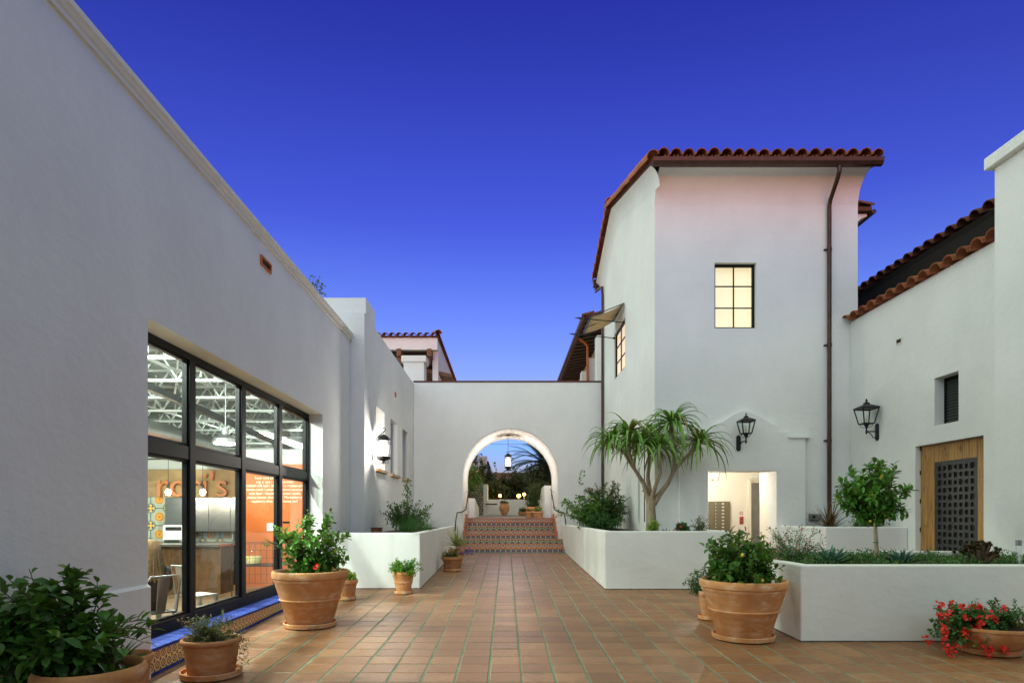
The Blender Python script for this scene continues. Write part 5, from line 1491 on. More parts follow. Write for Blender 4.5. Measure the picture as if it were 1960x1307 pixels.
# lobby pendant
t = thing('lobby_lantern', (4.78, 14.3, EYE+.95), 'small brass-framed glass lantern glowing in the lobby doorway', 'lantern')
g = G(); X, Y, Z = 4.80, 14.3, EYE+.80
for i in range(4):
    a0, a1 = math.pi/2*i+.785, math.pi/2*(i+1)+.785
    b0 = (X+.09*math.cos(a0), Y+.09*math.sin(a0), Z); b1 = (X+.09*math.cos(a1), Y+.09*math.sin(a1), Z); t0 = (X+.15*math.cos(a0), Y+.15*math.sin(a0), Z+.24); t1 = (X+.15*math.cos(a1), Y+.15*math.sin(a1), Z+.24)
    g.bar(b0, t0, .01); g.bar(b0, b1, .01); g.bar(t0, t1, .01); g.bar(t0, (X, Y, Z+.36), .01)
g.tube([(X, Y, Z+.36), (X, Y, 3.0)], .006, 6); obj('frame', g, M['copper'], t)
obj('bulb', G().sphere((X, Y, Z+.12), .035, 10, 7), M['bulb_white'], t, True)
lamp('lobby_light', 'POINT', (X, Y, Z+.12), P_LOBBY, (1.0, .95, .84), t, .06)
# path light in the front planter
t = thing('path_light', (6.23, 7.55, PF), 'short steel and white cylinder path light at the end of the planter', 'path light')
obj('post', G().lathe([(.032, -.06), (.032, .20)], 14, (6.23, 7.55, PF)), M['white_plastic'], t, True); obj('cap', G().lathe([(.034, .201), (.034, .265), (.02, .27)], 14, (6.23, 7.55, PF)), M['steel'], t, True)
# ================================================================== POTS
def pot_profile(R0, H, rb, style):
    """outer then inner profile, R0 rim radius, rb base radius"""
    if style == 'rim':      # heavy rolled rim, raised band below the middle
        return [(rb*.96, 0), (rb, .012), (rb+(R0-rb)*.42, H*.44), (rb+(R0-rb)*.44+.010, H*.455), (rb+(R0-rb)*.46+.010, H*.475), (rb+(R0-rb)*.47, H*.49), (R0*.93, H*.80), (R0*.95, H*.815), (R0*.955, H*.845), (R0*.945, H*.855),
                (R0*.985, H*.87), (R0, H*.90), (R0, H*.96), (R0*.985, H*.99), (R0*.955, H), (R0*.92, H*.985), (R0*.89, H*.93), (R0*.86, H*.80)]
    if style == 'plain':
        return [(rb*.96, 0), (rb, .01), (R0*.90, H*.76), (R0*.91, H*.77), (R0*.97, H*.78), (R0, H*.80), (R0, H*.97), (R0*.98, H), (R0*.92, H), (R0*.89, H*.97), (R0*.85, H*.80)]
    if style == 'bowl':
        return [(rb*.9, 0), (rb, .006), (R0*.72, H*.25), (R0*.88, H*.55), (R0*.95, H*.82), (R0*.955, H*.86), (R0, H*.88), (R0*1.01, H*.94), (R0, H), (R0*.96, H), (R0*.93, H*.95), (R0*.90, H*.82)]
    if style == 'roll':
        return [(rb*.97, 0), (rb, .01), (rb+(R0*.90-rb)*.8, H*.62), (R0*.90, H*.80), (R0*.91, H*.83), (R0*.97, H*.86), (R0, H*.91), (R0*.985, H*.97), (R0*.94, H), (R0*.90, H*.98), (R0*.88, H*.90), (R0*.85, H*.8)]
    if style == 'urn':
        return [(rb*.9, 0), (rb, .02), (rb*1.15, H*.15), (R0*.97, H*.45), (R0, H*.62), (R0*.93, H*.78), (R0*.70, H*.90), (R0*.66, H*.94), (R0*.76, H*.97), (R0*.76, H), (R0*.66, H), (R0*.6, H*.95), (R0*.6, H*.88)]
def potted(name, loc, R0, H, rb, style, label, mat='terracotta', saucer=0, cat='potted plant', soil_at=.86):
    x, y, z = loc
    t = thing(name, loc, label, cat, 'terracotta pots')
    sz = .028 if saucer else .004
    if saucer:
        g = G(); g.lathe([(saucer*.95, .002), (saucer, .006), (saucer*1.02, .052), (saucer*1.0, .058), (saucer*.965, .056), (saucer*.94, .026), (.01, .024)], 40, loc); obj('saucer', g, M[mat], t, True)
    prof = [(r, zz + sz) for r, zz in pot_profile(R0, H, rb, style)]
    g = G(); g.lathe(prof, 44, loc, .004); obj('pot', g, M[mat], t, True)
    rs = prof[-1][0]; zs = prof[-1][1]
    g = G(); g.lathe([(rs*1.02, zs-.02), (rs*1.0, zs+.005), (rs*.5, zs+.02), (.01, zs+.025)], 24, loc); obj('soil', g, M['soil'], t, True)
    return t, Vector((x, y, z + zs))
def grow(t, gs, gl, lm, sm='bark', leafname='foliage', fine=False):
    if gs and gs.v: obj('stem', gs, M[sm], t, True)
    o = obj(leafname, gl, M[lm], t, False); return o
def fz(x, y): return floor_z(y) + .002

rng = random.Random(21)
# big citrus pot by the cafe window
t, b = potted('potted_citrus', (-2.53, 8.05, fz(0, 8.05)), .478, .69, .285, 'rim', 'large terracotta pot with leafy citrus bush beside the cafe window', saucer=.330)
gs, gl, tips = shrub_parts(rng, b, b + Vector((.03, 0, .50)), (.52, .44, .46), 24, .092, .046, 13, 5, True, .009)
for k in range(3):
    q = b + Vector((-.32 - k*.1, -.1, .44 + k*.02))
    for i in range(9): leaf(gl, q + rv(rng, .06), Vector((-.8, rng.uniform(-.6,.3), .5)) + rv(rng, .6), Vector((0,0,1)), .085, .04, .15, True)
grow(t, gs, gl, 'leaf_citrus')
gs, gl, tips = shrub_parts(rng, b, b + Vector((.05, -.1, .10)), (.34, .26, .10), 26, .045, .03, 10, 3, False, .004); grow(t, gs, gl, 'leaf_bright', 'stem_green', 'underplanting')
g = G(); g.loose = True
for i in range(4): flower(g, b + Vector((.16, -.28, .20)) + rv(rng, .02), .035, rng)
obj('flower', g, M['petal_red'], t)
# small pot behind
t, b = potted('potted_herb', (-2.60, 10.15, fz(0, 10.15)), .185, .30, .13, 'plain', 'small terracotta pot with lime green herb behind the large citrus pot', saucer=.15)
gs, gl, tips = shrub_parts(rng, b, b + Vector((0, 0, .10)), (.18, .16, .10), 26, .05, .04, 8, 2, False, .004); grow(t, gs, gl, 'leaf_lime', 'stem_green')
# boxwood-like mound
t, b = potted('potted_mound', (-1.78, 10.8, fz(0, 10.8)), .195, .355, .125, 'rim', 'small terracotta pot with a round bright green mound before the left planter', saucer=.165)
gs, gl, tips = shrub_parts(rng, b, b + Vector((.03, 0, .15)), (.31, .28, .17), 60, .032, .022, 14, 5, False, .003, fill=.55); grow(t, gs, gl, 'leaf_bright', 'stem_green')
# two pots at the stair corner
t, b = potted('potted_succulent', (-1.22, 14.2, fz(0, 14.2)), .235, .30, .185, 'plain', 'wide terracotta pot with a grey-green succulent before the yucca pot', mat='terracotta_plain', saucer=.20)
gs, gl, tips = shrub_parts(rng, b, b + Vector((-.08, 0, .14)), (.26, .2, .15), 22, .06, .02, 9, 2, False, .005); grow(t, gs, gl, 'leaf_olive', 'stem_green')
t, b = potted('potted_yucca', (-1.22, 15.35, fz(0, 15.35)), .20, .40, .14, 'plain', 'terracotta pot with a spiky yellow-green yucca and purple flowers by the stairs', saucer=0)
g = G(); g.loose = True
for i in range(85):
    a = rng.uniform(0, 2*math.pi); e = rng.uniform(.05, 1.45)
    strap(g, b + Vector((0, 0, .16)) + rv(rng, .02), Vector((math.cos(a)*math.cos(e), math.sin(a)*math.cos(e), math.sin(e))), rng.uniform(.42, .58), .024, rng.uniform(.1, .5), 5)
obj('foliage', g, M['leaf_yucca'], t)
g = G(); g.loose = True; g2 = G(); g2.loose = True
for i in range(60):
    p = b + Vector((.22, -.12, .04)) + Vector((rng.uniform(-.18,.18), rng.uniform(-.1,.1), rng.uniform(-.08,.08)))
    flower(g, p, .022, rng); leaf(g2, p - Vector((0,0,.03)), rv(rng), Vector((0,0,1)), .05, .02)
obj('flower', g, M['petal_purple'], t); obj('trailing_foliage', g2, M['leaf_shrub'], t)
# foreground pot with wispy half-dry plant
t, b = potted('potted_wispy_plant', (-2.735, 5.78, fz(0, 5.78)), .265, .325, .205, 'roll', 'terracotta pot with a wispy half-dry plant below the cafe window', mat='terracotta_plain', saucer=.265)
gs, gl, tips = shrub_parts(rng, b, b + Vector((.04, 0, .15)), (.30, .22, .17), 34, .028, .016, 12, 4, False, .003, fill=.3); grow(t, gs, gl, 'leaf_olive', 'stem_green')
g = G(); gw_ = G(); g.loose = True
for i in range(16):
    a = rng.uniform(2.0, 4.4); pts = [b + Vector((math.cos(a)*.3*u + .01*math.sin(u*9+i), math.sin(a)*.12*u, .34*u*(1.25-.5*u)*rng.uniform(.7,1))) for u in (0, .25, .5, .75, 1)]
    gw_.tube(pts, [.003, .0025, .002, .0015, .001], 4, False)
    for p in pts[2:]:
        for q in range(3): leaf(g, p, rv(rng), Vector((0,0,1)), .02, .014)
obj('twig', gw_, M['bark'], t); obj('dry_leaves', g, M['leaf_dry'], t)
g = G(); g.loose = True
for i in range(240):
    p = b + Vector((.27 + rng.uniform(-.07,.07), rng.uniform(-.14,.08), .05 - rng.random()*.26)); leaf(g, p, rv(rng), Vector((0,0,1)), .022, .016)
obj('trailing_foliage', g, M['leaf_dry'], t)
# foreground shrub at the left edge
t, b = potted('potted_laurel', (-2.62, 3.92, fz(0, 3.92)), .315, .585, .23, 'roll', 'large terracotta pot with a broad dark glossy shrub at the left edge', saucer=0)
gs, gl, tips = shrub_parts(rng, b, b + Vector((-.32, .0, .39)), (.48, .40, .38), 36, .100, .058, 12, 5, True, .009, fill=.25)
for k in range(4):
    base = b + Vector((-.05, -.0, .22)); tip = b + Vector((.36 - k*.06, .06 + k*.05, .33 - k*.05 + .10*(k % 2)))
    pts = [base.lerp(tip, u) + Vector((0, 0, .06*math.sin(math.pi*u))) for u in (0, .3, .6, .85, 1)]; gs.tube(pts, [.006, .005, .004, .003, .002], 5, False)
    for i in range(13):
        u = .3 + .7*i/12; p = base.lerp(tip, u) + Vector((0, 0, .06*math.sin(math.pi*u)))
        leaf(gl, p, (tip-base).normalized()*.7 + rv(rng, .8) + Vector((0,0,.3)), Vector((0,0,1)) + rv(rng, .4), .09, .044, .15, True)
grow(t, gs, gl, 'leaf_dark')
gs, gl, tips = shrub_parts(rng, b, b + Vector((-.36, -.06, .10)), (.30, .24, .16), 26, .055, .032, 12, 4, False, .005); grow(t, gs, gl, 'leaf_citrus', 'stem_green', 'underplanting')
t, b = potted('potted_agave', (-3.00, 4.90, fz(0, 4.90)), .20, .41, .14, 'roll', 'smaller terracotta pot with dark strap leaves behind the glossy shrub', mat='terracotta_plain')
g = G(); g.loose = True
for i in range(26):
    a = rng.uniform(0, 6.28); e = rng.uniform(.3, 1.3); strap(g, b + Vector((-.06, 0, .0)), Vector((math.cos(a)*math.cos(e), math.sin(a)*math.cos(e), math.sin(e))), rng.uniform(.22, .34), .035, .6, 5)
obj('foliage', g, M['leaf_dark'], t)
gs, gl, tips = shrub_parts(rng, b, b + Vector((.02, 0, .03)), (.17, .17, .05), 24, .022, .016, 8, 2, False, .002); grow(t, gs, gl, 'leaf_shrub', 'stem_green', 'underplanting')
# right big pot
t, b = potted('potted_citrus', (2.80, 7.33, fz(0, 7.33)), .497, .665, .300, 'rim', 'large terracotta pot with dark citrus bush beside the low agave planter', saucer=.350)
gs, gl, tips = shrub_parts(rng, b, b + Vector((-.05, 0, .36)), (.58, .48, .38), 30, .095, .050, 13, 6, True, .009)
grow(t, gs, gl, 'leaf_dark')
gs, gl, tips = shrub_parts(rng, b, b + Vector((-.05, -.10, .10)), (.40, .28, .13), 40, .045, .030, 11, 4, False, .004); grow(t, gs, gl, 'leaf_bright', 'stem_green', 'underplanting')
for p in ((-.16, -.40, .44), (.05, -.42, .16)): obj('fruit', G().sphere(b + Vector(p), .020, 10, 7, (1,1,1.15)), M['fruit'], t, True)
obj('plant_stake', G().lathe([(.02, 0), (.02, .13)], 10, b + Vector((.22, -.3, .02))), M['white_plastic'], t)
t, b = potted('potted_sage', (2.80, 8.5, fz(0, 8.5)), .175, .36, .12, 'plain', 'small weathered terracotta pot with pale sage half hidden by the large right pot', saucer=.165)
gs, gl, tips = shrub_parts(rng, b, b + Vector((-.10, 0, .20)), (.28, .24, .22), 40, .05, .020, 13, 3, False, .004); grow(t, gs, gl, 'leaf_shrub', 'stem_green')
# geranium bowl
t, b = potted('geranium_bowl', (5.17, 6.66, fz(0, 6.66)), .44, .27, .24, 'bowl', 'shallow terracotta bowl of red geraniums in the right corner', mat='terracotta_plain', saucer=.275)
gs, gl, tips = shrub_parts(rng, b, b + Vector((.10, 0, .13)), (.36, .32, .17), 46, .045, .024, 13, 4, False, .004); grow(t, gs, gl, 'leaf_shrub', 'stem_green')
gs, gl, tips = shrub_parts(rng, b + Vector((-.2, -.1, 0)), b + Vector((-.40, -.12, .03)), (.34, .26, .24), 40, .05, .045, 8, 4, False, .004, fill=.2); grow(t, gs, gl, 'leaf_ground', 'stem_green', 'geranium_foliage')
g = G(); g.loose = True
heads = [b + Vector((-.40 + rng.uniform(-.28,.34), -.14 + rng.uniform(-.24,.14), .02 + rng.uniform(-.24,.30))) for i in range(54)] + [b + Vector((.34 + rng.uniform(-.14,.14), -.2 + rng.uniform(-.1,.1), .16 + rng.uniform(-.1,.12))) for i in range(9)]
for hp in heads:
    for k in range(rng.randint(6, 11)): flower(g, hp + rv(rng, .033), .022, rng)
obj('flower', g, M['petal_red'], t)

# pots beyond the arch
lz = land_z
t, b = potted('urn', (-.06, 28.0, lz(28)), .23, .56, .12, 'urn', 'tall rounded terracotta urn on the landing beyond the arch', cat='urn')
gs, gl, tips = shrub_parts(rng, b, b + Vector((0, 0, .10)), (.20, .20, .08), 20, .06, .03, 8, 2, False, .004); grow(t, gs, gl, 'leaf_shrub', 'stem_green')
obj('thin_stem', G().tube([b, b + Vector((0, 0, .9))], .012, 6), M['bark'], t)
t, b = potted('planted_bowl', (.75, 27.0, lz(27)), .24, .17, .15, 'bowl', 'shallow terracotta bowl with a small bush beside the urn', mat='terracotta_plain')
gs, gl, tips = shrub_parts(rng, b, b + Vector((0, 0, .14)), (.24, .2, .16), 24, .05, .03, 9, 3, False, .004); grow(t, gs, gl, 'leaf_shrub', 'stem_green')
t, b = potted('potted_conifer', (1.06, 24.0, lz(24)), .31, .38, .24, 'plain', 'broad terracotta pot with a tall dark conifer beyond the arch')
gs, gl, tips = shrub_parts(rng, b, b + Vector((0, 0, .50)), (.34, .34, .62), 60, .06, .025, 12, 5, False, .007, fill=.2); grow(t, gs, gl, 'leaf_shrub')
t, b = potted('potted_flower', (.86, 22.25, lz(22.25)), .15, .225, .12, 'plain', 'small terracotta pot with low greenery at the landing edge, left one of two')
gs, gl, tips = shrub_parts(rng, b, b + Vector((0, 0, .06)), (.14, .12, .07), 16, .04, .025, 8, 2, False, .003); grow(t, gs, gl, 'leaf_olive', 'stem_green')
t, b = potted('potted_flower', (1.16, 22.1, lz(22.1)), .20, .225, .16, 'plain', 'small terracotta pot with one red bloom at the landing edge, right one of two')
gs, gl, tips = shrub_parts(rng, b, b + Vector((0, 0, .10)), (.2, .16, .11), 20, .05, .03, 8, 2, False, .003); grow(t, gs, gl, 'leaf_bright', 'stem_green')
g = G(); g.loose = True
for k in range(8): flower(g, b + Vector((0, -.1, .2)) + rv(rng, .02), .025, rng)
obj('flower', g, M['petal_red'], t)

# ================================================================== PLANTS IN THE BEDS
def plant(name, loc, label, cat='plant', group=None): return thing(name, loc, label, cat, group)
# tree aloe
ta = plant('tree_aloe', (2.87, 12.25, PA-.07), 'branching tree aloe with drooping green rosettes before the tower', 'tree')
B0 = Vector((2.87, 12.25, PA-.12)); fork = B0 + Vector((-.02, 0, .72))
g = G(); g.tube([B0, B0+Vector((.0,0,.25)), B0+Vector((-.01,0,.5)), fork+Vector((0,0,.06))], [.118, .098, .088, .078], 14)
def limb(pts, rs): g.tube(pts, rs, 10)
def PT(px, py, dy=0):
    Y = 12.25 + dy; return Vector(((px-968)/1190*Y, Y, EYE + (986-py)/1190*Y))
heads = []
L_ = [([PT(1243,962), PT(1232,925), PT(1215,898,-.1), PT(1203,862,-.2)], [.06,.043,.036,.032]),
      ([PT(1246,958), PT(1240,915,.15), PT(1243,880,.3), PT(1240,842,.4)], [.055,.038,.034,.032]),
      ([PT(1247,958), PT(1255,928,-.2), PT(1264,905,-.3), PT(1262,868,-.35)], [.052,.036,.032,.03]),
      ([PT(1250,965), PT(1262,946), PT(1278,925,.1), PT(1290,900,.1), PT(1292,862,.1)], [.068,.055,.046,.04,.034])]
for p, r_ in L_: limb(p, r_)
g.tube([PT(1290,898,.1), PT(1312,876,.05), PT(1338,852,.0)], [.045,.036,.034], 8)
g.tube([PT(1215,898,-.1), PT(1196,868,.0), PT(1172,848,.1)], [.04,.034,.03], 8)
g.tube([PT(1292,872,.1), PT(1290,840,.2), PT(1286,818,.2)], [.042,.036,.034], 8)
g.tube([PT(1203,865,-.2), PT(1205,845,-.1), PT(1208,832,-.1)], [.04,.035,.03], 8)
tr = obj('trunk', g, M['bark_aloe'], ta, True)
gl = G(); gl.loose = True; gd = G(); gd.loose = True
for (px, py, dy, n, Ls) in ((1170,846,.1,40,.86), (1204,832,-.1,46,.90), (1240,838,.4,40,.82), (1262,858,-.35,44,.86), (1286,812,.2,58,.98), (1340,850,0,44,.88), (1222,850,-.3,34,.8)):
    c = PT(px, py, dy)
    for i in range(n):
        a = i*2.399 + rng.uniform(-.3, .3); q = i/n
        e = 1.15 - 1.25*q + rng.uniform(-.15, .15)
        strap(gl, c + Vector((math.cos(a)*.03, math.sin(a)*.03, .04*(1-q))), Vector((math.cos(a)*math.cos(e), math.sin(a)*math.cos(e), math.sin(e))), Ls*rng.uniform(.75, 1.12)*(.7+.4*q), .076, rng.uniform(2.2, 3.8), 12, .22)
    for i in range(10):
        a = rng.uniform(0, 6.28); strap(gd, c + Vector((0, 0, -.06)), Vector((math.cos(a)*.8, math.sin(a)*.8, -.5)), rng.uniform(.2, .38), .03, 2.5, 5)
obj('crown', gl, M['leaf_aloe'], ta, 'all'); obj('dry_leaves', gd, M['leaf_dry'], ta)
# flowering bush
fb = plant('flowering_bush', (2.35, 15.6, PA-.07), 'dense dark green bush dotted with pink flowers beside the stairs', 'bush')
b = Vector((2.45, 15.6, PA-.08))
gs, gl, tips = shrub_parts(rng, b, b + Vector((.0, 0, .68)), (.68, .62, .66), 70, .075, .045, 15, 6, False, .010, fill=.3)
g2, l2, tips2 = shrub_parts(rng, b + Vector((-.3, -.3, 0)), b + Vector((-.62, -.5, .55)), (.60, .45, .42), 22, .095, .060, 10, 4, False, .008, fill=.3)
for i in range(26): leaf(l2, b + Vector((-.60 + rng.uniform(-.07,.07), -.4, 1.1 + i*.014)), rv(rng) + Vector((0,0,.3)), Vector((0,0,1)), .08, .05)
grow(fb, gs, gl, 'leaf_shrub'); w_ = obj('side_shoots', l2, M['leaf_citrus'], fb); w_['kind'] = 'stuff'; obj('stem', g2, M['bark'], fb, True)
gs, gl, tips_ = shrub_parts(rng, b + Vector((0, -.6, 0)), b + Vector((-.25, -.7, .22)), (.62, .4, .26), 50, .05, .022, 14, 4, False, .005); obj('lower_foliage', gl, M['leaf_ground'], fb)
g = G(); g.loose = True
for p in rng.sample(tips, 70):
    for k in range(3): flower(g, p + rv(rng, .02), .022, rng)
obj('flower', g, M['petal_pink'], fb)
# small plants along the aloe planter
for (x, y, lb, lm, r, h, L, W) in ((2.78, 11.72, 'small lime green spurge beside the aloe trunk', 'leaf_lime', .13, .16, .06, .02), (3.35, 11.75, 'small red-budded succulent between aloe trunk and lobby', 'leaf_shrub', .17, .14, .055, .03), (3.68, 11.75, 'loose wispy weed at the lobby end of the aloe planter', 'leaf_olive', .2, .2, .03, .018)):
    t = plant('small_plant', (x, y, PA-.07), lb, 'plant'); b = Vector((x, y, PA-.08))
    gs, gl, tips = shrub_parts(rng, b, b + Vector((0, 0, h)), (r, r*.8, h), 24, L, W, 9, 3, False, .004); grow(t, gs, gl, lm, 'stem_green')
    if 'red' in lb:
        g = G(); g.loose = True
        for p in tips[:30]: flower(g, p, .025, rng)
        obj('flower', g, M['petal_pink'], t)
def agave(name, loc, n, L, W, label, lm='leaf_agave', droop=.15, emin=.1):
    t = plant(name, loc, label, 'agave'); g = G(); g.loose = True; b = Vector(loc)
    for i in range(n):
        q = i/n; a = i*2.399; e = 1.45 - (1.45-emin)*q**.8
        strap(g, b + Vector((math.cos(a)*.02, math.sin(a)*.02, .0)), Vector((math.cos(a)*math.cos(e), math.sin(a)*math.cos(e), math.sin(e))), L*(.75+.3*q)*rng.uniform(.9,1.1), W, droop, 5, .35, .0)
    obj('rosette', g, M[lm], t, 'all'); return t
agave('agave', (2.98, 11.62, PA-.07), 18, .16, .03, 'tiny agave at the foot of the aloe trunk')
# left planter
ls = plant('leafy_shrub', (-2.2, 14.0, PL-.07), 'upright dark green shrub in the left planter below the slit windows', 'bush')
b = Vector((-2.25, 14.0, PL-.08))
gs, gl, tips = shrub_parts(rng, b, b + Vector((.0, 0, .42)), (.62, .5, .42), 38, .085, .032, 13, 5, False, .008, fill=.3)
for k in range(24):
    p = b + Vector((.03 + rng.uniform(-.06,.06), 0, .75 + k*.018)); leaf(gl, p, rv(rng) + Vector((0,0,.5)), Vector((0,0,1)), .085, .035)
    for q in range(2): leaf(gl, p + rv(rng, .1), rv(rng) + Vector((0,0,.5)), Vector((0,0,1)), .085, .035)
gs.tube([b, b + Vector((.04, 0, .6)), b + Vector((.03, 0, 1.2))], [.012, .008, .003], 6)
grow(ls, gs, gl, 'leaf_shrub')
t = plant('feathery_shrub', (-1.85, 13.4, PL-.07), 'fine feathery green plant in front of the upright shrub', 'bush'); b = Vector((-1.90, 13.2, PL-.08))
g = G(); g.loose = True
for i in range(420):
    a = rng.uniform(0, 6.28); e = rng.uniform(.15, 1.3); p = b + Vector((rng.uniform(-.4,.3), rng.uniform(-.2,.4), rng.uniform(0,.18)))
    strap(g, p, Vector((math.cos(a)*math.cos(e), math.sin(a)*math.cos(e)*.7, math.sin(e))), rng.uniform(.15,.36), .009, .7, 4)
obj('foliage', g, M['leaf_ground'], t)
obj('stem', G().tube([b, b + Vector((0, 0, .2))], .02, 6), M['bark'], t)
t = thing('clay_box', (-2.62, 12.6, PL-.07), 'small dark red clay box on the soil of the left planter', 'box')
obj('box', G().box(-2.80, -2.58, 12.9, 13.0, PL-.075, PL+.05), M['roof_tile_dark'], t, bevel=.008); obj('lid', G().box(-2.81, -2.57, 12.89, 13.01, PL+.051, PL+.065), M['roof_tile_dark'], t)
# young citrus standard
ct = plant('citrus_tree', (4.94, 8.3, PF-.06), 'young citrus tree with a rounded leafy crown and slim staked trunk', 'tree')
b = Vector((4.94, 8.3, PF-.07)); c = Vector((4.90, 8.3, EYE+.32))
g = G(); g.tube([b, b+Vector((.01,0,.2)), b+Vector((-.005,0,.42)), b+Vector((.0,0,.55))], [.033,.026,.023,.02], 8); obj('trunk', g, M['bark_aloe'], ct, True)
gs, gl, tips = shrub_parts(rng, b+Vector((0,0,.50)), c, (.47, .42, .46), 26, .105, .045, 13, 6, True, .010, fill=.3)
obj('branch', gs, M['bark'], ct, True); obj('crown', gl, M['leaf_citrus'], ct)
obj('tree_tie', G().tube([b+Vector((0,0,.27)), b+Vector((0,0,.285))], .034, 10), M['leaf_agave'], ct)
obj('fruit', G().sphere(b+Vector((-.13,-.1,.56)), .018, 10, 7), M['fruit'], ct, True); obj('fruit', G().sphere(b+Vector((.1,-.12,.60)), .016, 10, 7), M['fruit'], ct, True)
agave('agave', (3.98, 7.62, PF-.06), 26, .34, .095, 'blue-green agave beside the red-flowered sage', droop=.1)
agave('agave', (5.02, 7.90, PF-.06), 24, .28, .075, 'blue-green agave right of the citrus trunk', droop=.1)
sg_ = plant('red_sage', (3.75, 8.1, PF-.06), 'airy sage with small red flowers at the planter corner', 'bush'); b = Vector((3.75, 8.05, PF-.07))
gs, gl, tips = shrub_parts(rng, b, b + Vector((-.05, 0, .26)), (.50, .36, .30), 46, .035, .014, 12, 4, False, .003, fill=.4, up_bias=.8); grow(sg_, gs, gl, 'leaf_ground', 'stem_green')
g = G(); g.loose = True
for p in rng.sample(tips, 60): flower(g, p, .017, rng)
obj('flower', g, M['petal_pink'], sg_)
ae = plant('dark_aeonium', (5.75, 7.62, PF-.06), 'dark maroon aeonium with many rosettes near the planter end', 'succulent'); b = Vector((5.78, 7.6, PF-.07))
gs = G(); gl = G(); gl.loose = True
for i in range(52):
    a = rng.uniform(0, 6.28); rr_ = rng.uniform(.03, .28); tip = b + Vector((math.cos(a)*rr_, math.sin(a)*rr_*.8, .30 - .45*rr_ + rng.uniform(-.06,.04)))
    gs.tube([b + Vector((rng.uniform(-.04,.04), 0, 0)), b.lerp(tip, .6) + Vector((0,0,-.03)), tip], [.012, .010, .009], 5, False)
    for k in range(22):
        aa = k*2.399; e = 1.3 - 1.35*k/22; leaf(gl, tip, Vector((math.cos(aa)*math.cos(e), math.sin(aa)*math.cos(e), math.sin(e))), Vector((0,0,1)), .052, .024, .1)
obj('stem', gs, M['bark'], ae, True); obj('rosettes', gl, M['leaf_aeonium'], ae)
t = agave('red_bromeliad', (5.95, 7.85, PF+.10), 14, .16, .016, 'thin reddish spikes rising behind the dark aeonium', 'leaf_red')
# red cordyline grass in the angled planter
rc = plant('red_cordyline', (6.35, 12.2, PM-.07), 'arching bronze-red spiky grass in the angled planter', 'plant'); b = Vector((6.35, 12.2, PM-.07))
g = G(); g.loose = True
for i in range(80):
    a = rng.uniform(0, 6.28); e = rng.uniform(.2, 1.45); strap(g, b + rv(rng, .04), Vector((math.cos(a)*math.cos(e), math.sin(a)*math.cos(e), math.sin(e))), rng.uniform(.45,.72), .026, rng.uniform(.4,1.3), 6)
obj('foliage', g, M['leaf_red'], rc)
t = plant('low_shrub', (6.9, 11.8, PM-.07), 'low green shrub behind the citrus crown in the angled planter', 'bush'); b = Vector((6.85, 11.8, PM-.08))
gs, gl, tips = shrub_parts(rng, b, b + Vector((0, 0, .14)), (.36, .25, .20), 30, .05, .022, 11, 3, False, .004); grow(t, gs, gl, 'leaf_shrub', 'stem_green')
# ground cover in the front planter
g = G(); g.loose = True
for i in range(7800):
    x = rng.uniform(3.5, 6.95); y = rng.uniform(7.29, 9.2)**1.0
    dens = max(0, .42 + .58*math.sin(x*5.3 + 1 + 1.3*math.sin(y*3))*math.sin(y*4.6 + 2*math.sin(x*2.7)))
    if rng.random() > dens: continue
    p = Vector((x, y, PF-.065 + rng.random()*.035)); h = .03 + .20*rng.random()*dens**1.5
    for k in range(3): leaf(g, p + Vector((0,0,h*k/3)), Vector((rng.uniform(-1,1), rng.uniform(-1,1), rng.uniform(.2,1.2))), Vector((0,0,1)), .042, .017)
tag(obj('ground_cover', g, M['leaf_ground'], origin=(5.2, 8.2, PF-.06)), 'low feathery green ground cover filling the front planter', 'ground cover', kind='stuff')
# fallen petals on the paving
g = G(); g.loose = True
for (x, y) in ((1.35, 14.9), (1.45, 14.2), (.62, 7.35), (3.1, 6.6), (5.0, 6.95), (4.9, 7.0), (1.9, 6.9)):
    leaf(g, Vector((x, y, floor_z(y)+.012)), Vector((1, .3, 0)), Vector((0, 0, 1)), .03, .022)
tag(obj('fallen_petals', g, M['petal_red'], origin=(2, 10, .26)), 'scattered fallen red petals on the paving', 'petals', kind='stuff')
# shrub on the cafe roof
t = plant('roof_shrub', (-4.75, 14.5, 5.2), 'dark leafy shoots rising behind the cafe cornice', 'bush'); b = Vector((-4.75, 14.4, 5.2))
gs, gl, tips = shrub_parts(rng, b, b + Vector((.32, 0, 1.70)), (.22, .2, .42), 16, .10, .055, 12, 3, False, .012, fill=.1); grow(t, gs, gl, 'leaf_dark')

# ================================================================== GARDEN TREES BEYOND THE ARCH
pm = plant('palm_tree', (3.05, 50, 1.2), 'big dark date palm with drooping dead skirt beyond the arch', 'palm tree')
b = Vector((3.05, 50, 1.2)); hd = Vector((3.05, 50, EYE+4.1))
obj('trunk', G().tube([b, b.lerp(hd, .5), hd], [.45, .38, .42], 12), M['bark'], pm, True)
g = G(); g.loose = True; gd = G(); gd.loose = True
def frond(gg, c, a, e, L, droop, W, n=16, ll=.55):
    d = Vector((math.cos(a)*math.cos(e), math.sin(a)*math.cos(e), math.sin(e))); p = Vector(c); 
    for i in range(n):
        t_ = i/n; s = d.cross(Vector((0,0,1)))
        if s.length < .05: s = Vector((1,0,0))
        s.normalize(); q = p + d*(L/n)
        gg.add([p - s*.03, p + s*.03, q + s*.025, q - s*.025], [(0,1,2,3)])
        w = ll*math.sin(math.pi*(.12 + .88*t_))**.6
        for sg in (-1, 1):
            for z_ in (0, .5):
                b_ = p.lerp(q, z_); leaf(gg, b_, s*sg + d*.7 + Vector((0,0,.12)), Vector((0,0,1)), w, W, .05, False, .25)
        p = q; d = (d + Vector((0,0,-1))*droop/n).normalized()
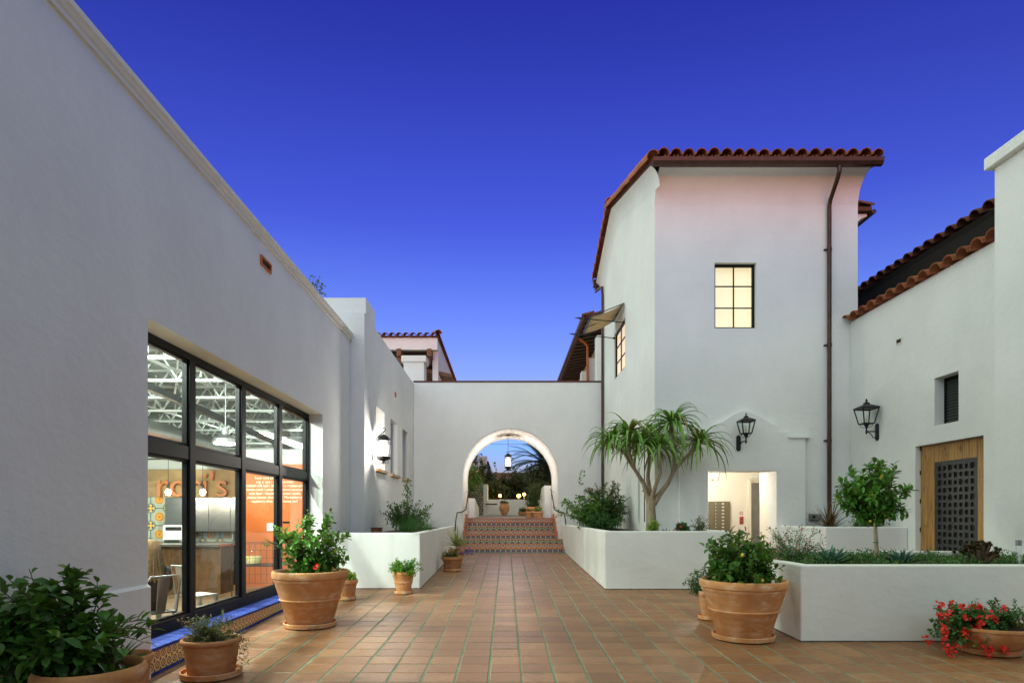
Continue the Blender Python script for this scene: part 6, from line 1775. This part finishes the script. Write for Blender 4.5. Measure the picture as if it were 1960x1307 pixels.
for i in range(60):
    q = i/60; frond(g, hd + rv(rng, .15), i*2.399, 1.3 - 1.35*q, rng.uniform(2.8, 3.6), rng.uniform(.8, 1.3), .075)
for i in range(110):
    frond(gd, hd + Vector((0,0,-.2-.6*rng.random())) + rv(rng, .3), i*2.399, .1 - .9*rng.random(), rng.uniform(2.0, 3.2), 2.0, .10, 10, .45)
obj('crown', g, M['leaf_palm'], pm); obj('dead_skirt', gd, M['leaf_deadpalm'], pm)
def dark_tree(loc, h, r, n, label, lm='leaf_night', L=.28, name='garden_tree'):
    t = plant(name, loc, label, 'tree', 'dark trees beyond the arch'); b = Vector(loc); c = b + Vector((0, 0, h*.66))
    obj('trunk', G().tube([b, b + Vector((.1, 0, h*.3)), c], [.16, .12, .06], 8), M['bark'], t, True)
    gs, gl, tips = shrub_parts(rng, b + Vector((0, 0, h*.2)), c, (r, r, h*.36), n, L, L*.45, 12, 5, False, .03, fill=.25); obj('branch', gs, M['bark'], t); obj('crown', gl, M[lm], t)
dark_tree((-1.9, 40, 1.2), 4.2, 1.5, 44, 'dark loose tree left of the lantern beyond the arch')
dark_tree((.4, 38, 1.2), 3.0, 1.7, 60, 'dark bushy tree behind the garden lamps')
dark_tree((1.5, 43, 1.2), 4.0, 1.6, 44, 'dark tree between lantern and palm')
dark_tree((2.4, 36, 1.2), 2.5, 1.3, 50, 'low dark bush below the palm')
dark_tree((-1.0, 35, 1.2), 2.7, 1.2, 46, 'low dark bush behind the stone pier')
dark_tree((-4.6, 74, 1.2), 9.2, 3.2, 30, 'tall tree top showing over the far house', L=.5)
dark_tree((.0, 75, 1.2), 7.4, 2.4, 14, 'thin distant tree top just under the hanging lantern', L=.4)
sa_ = plant('spiky_aloe', (-1.55, 27.4, 1.6), 'tall spiky aloe over the parapet left of the landing', 'tree')
obj('trunk', G().tube([(-1.62, 27.4, 1.6), (-1.6, 27.4, EYE+1.3)], [.10, .08], 8), M['bark'], sa_, True)
g = G(); g.loose = True
for cc in ((-1.45, 27.3, EYE+1.75), (-1.65, 27.5, EYE+1.35), (-1.25, 27.2, EYE+1.35), (-1.5, 27.2, EYE+1.05)):
    for i in range(40):
        a = i*2.399; e = 1.35 - 1.6*i/40; strap(g, Vector(cc), Vector((math.cos(a)*math.cos(e), math.sin(a)*math.cos(e), math.sin(e))), rng.uniform(.5,.75), .06, 1.0, 6)
obj('crown', g, M['leaf_aloe'], sa_)
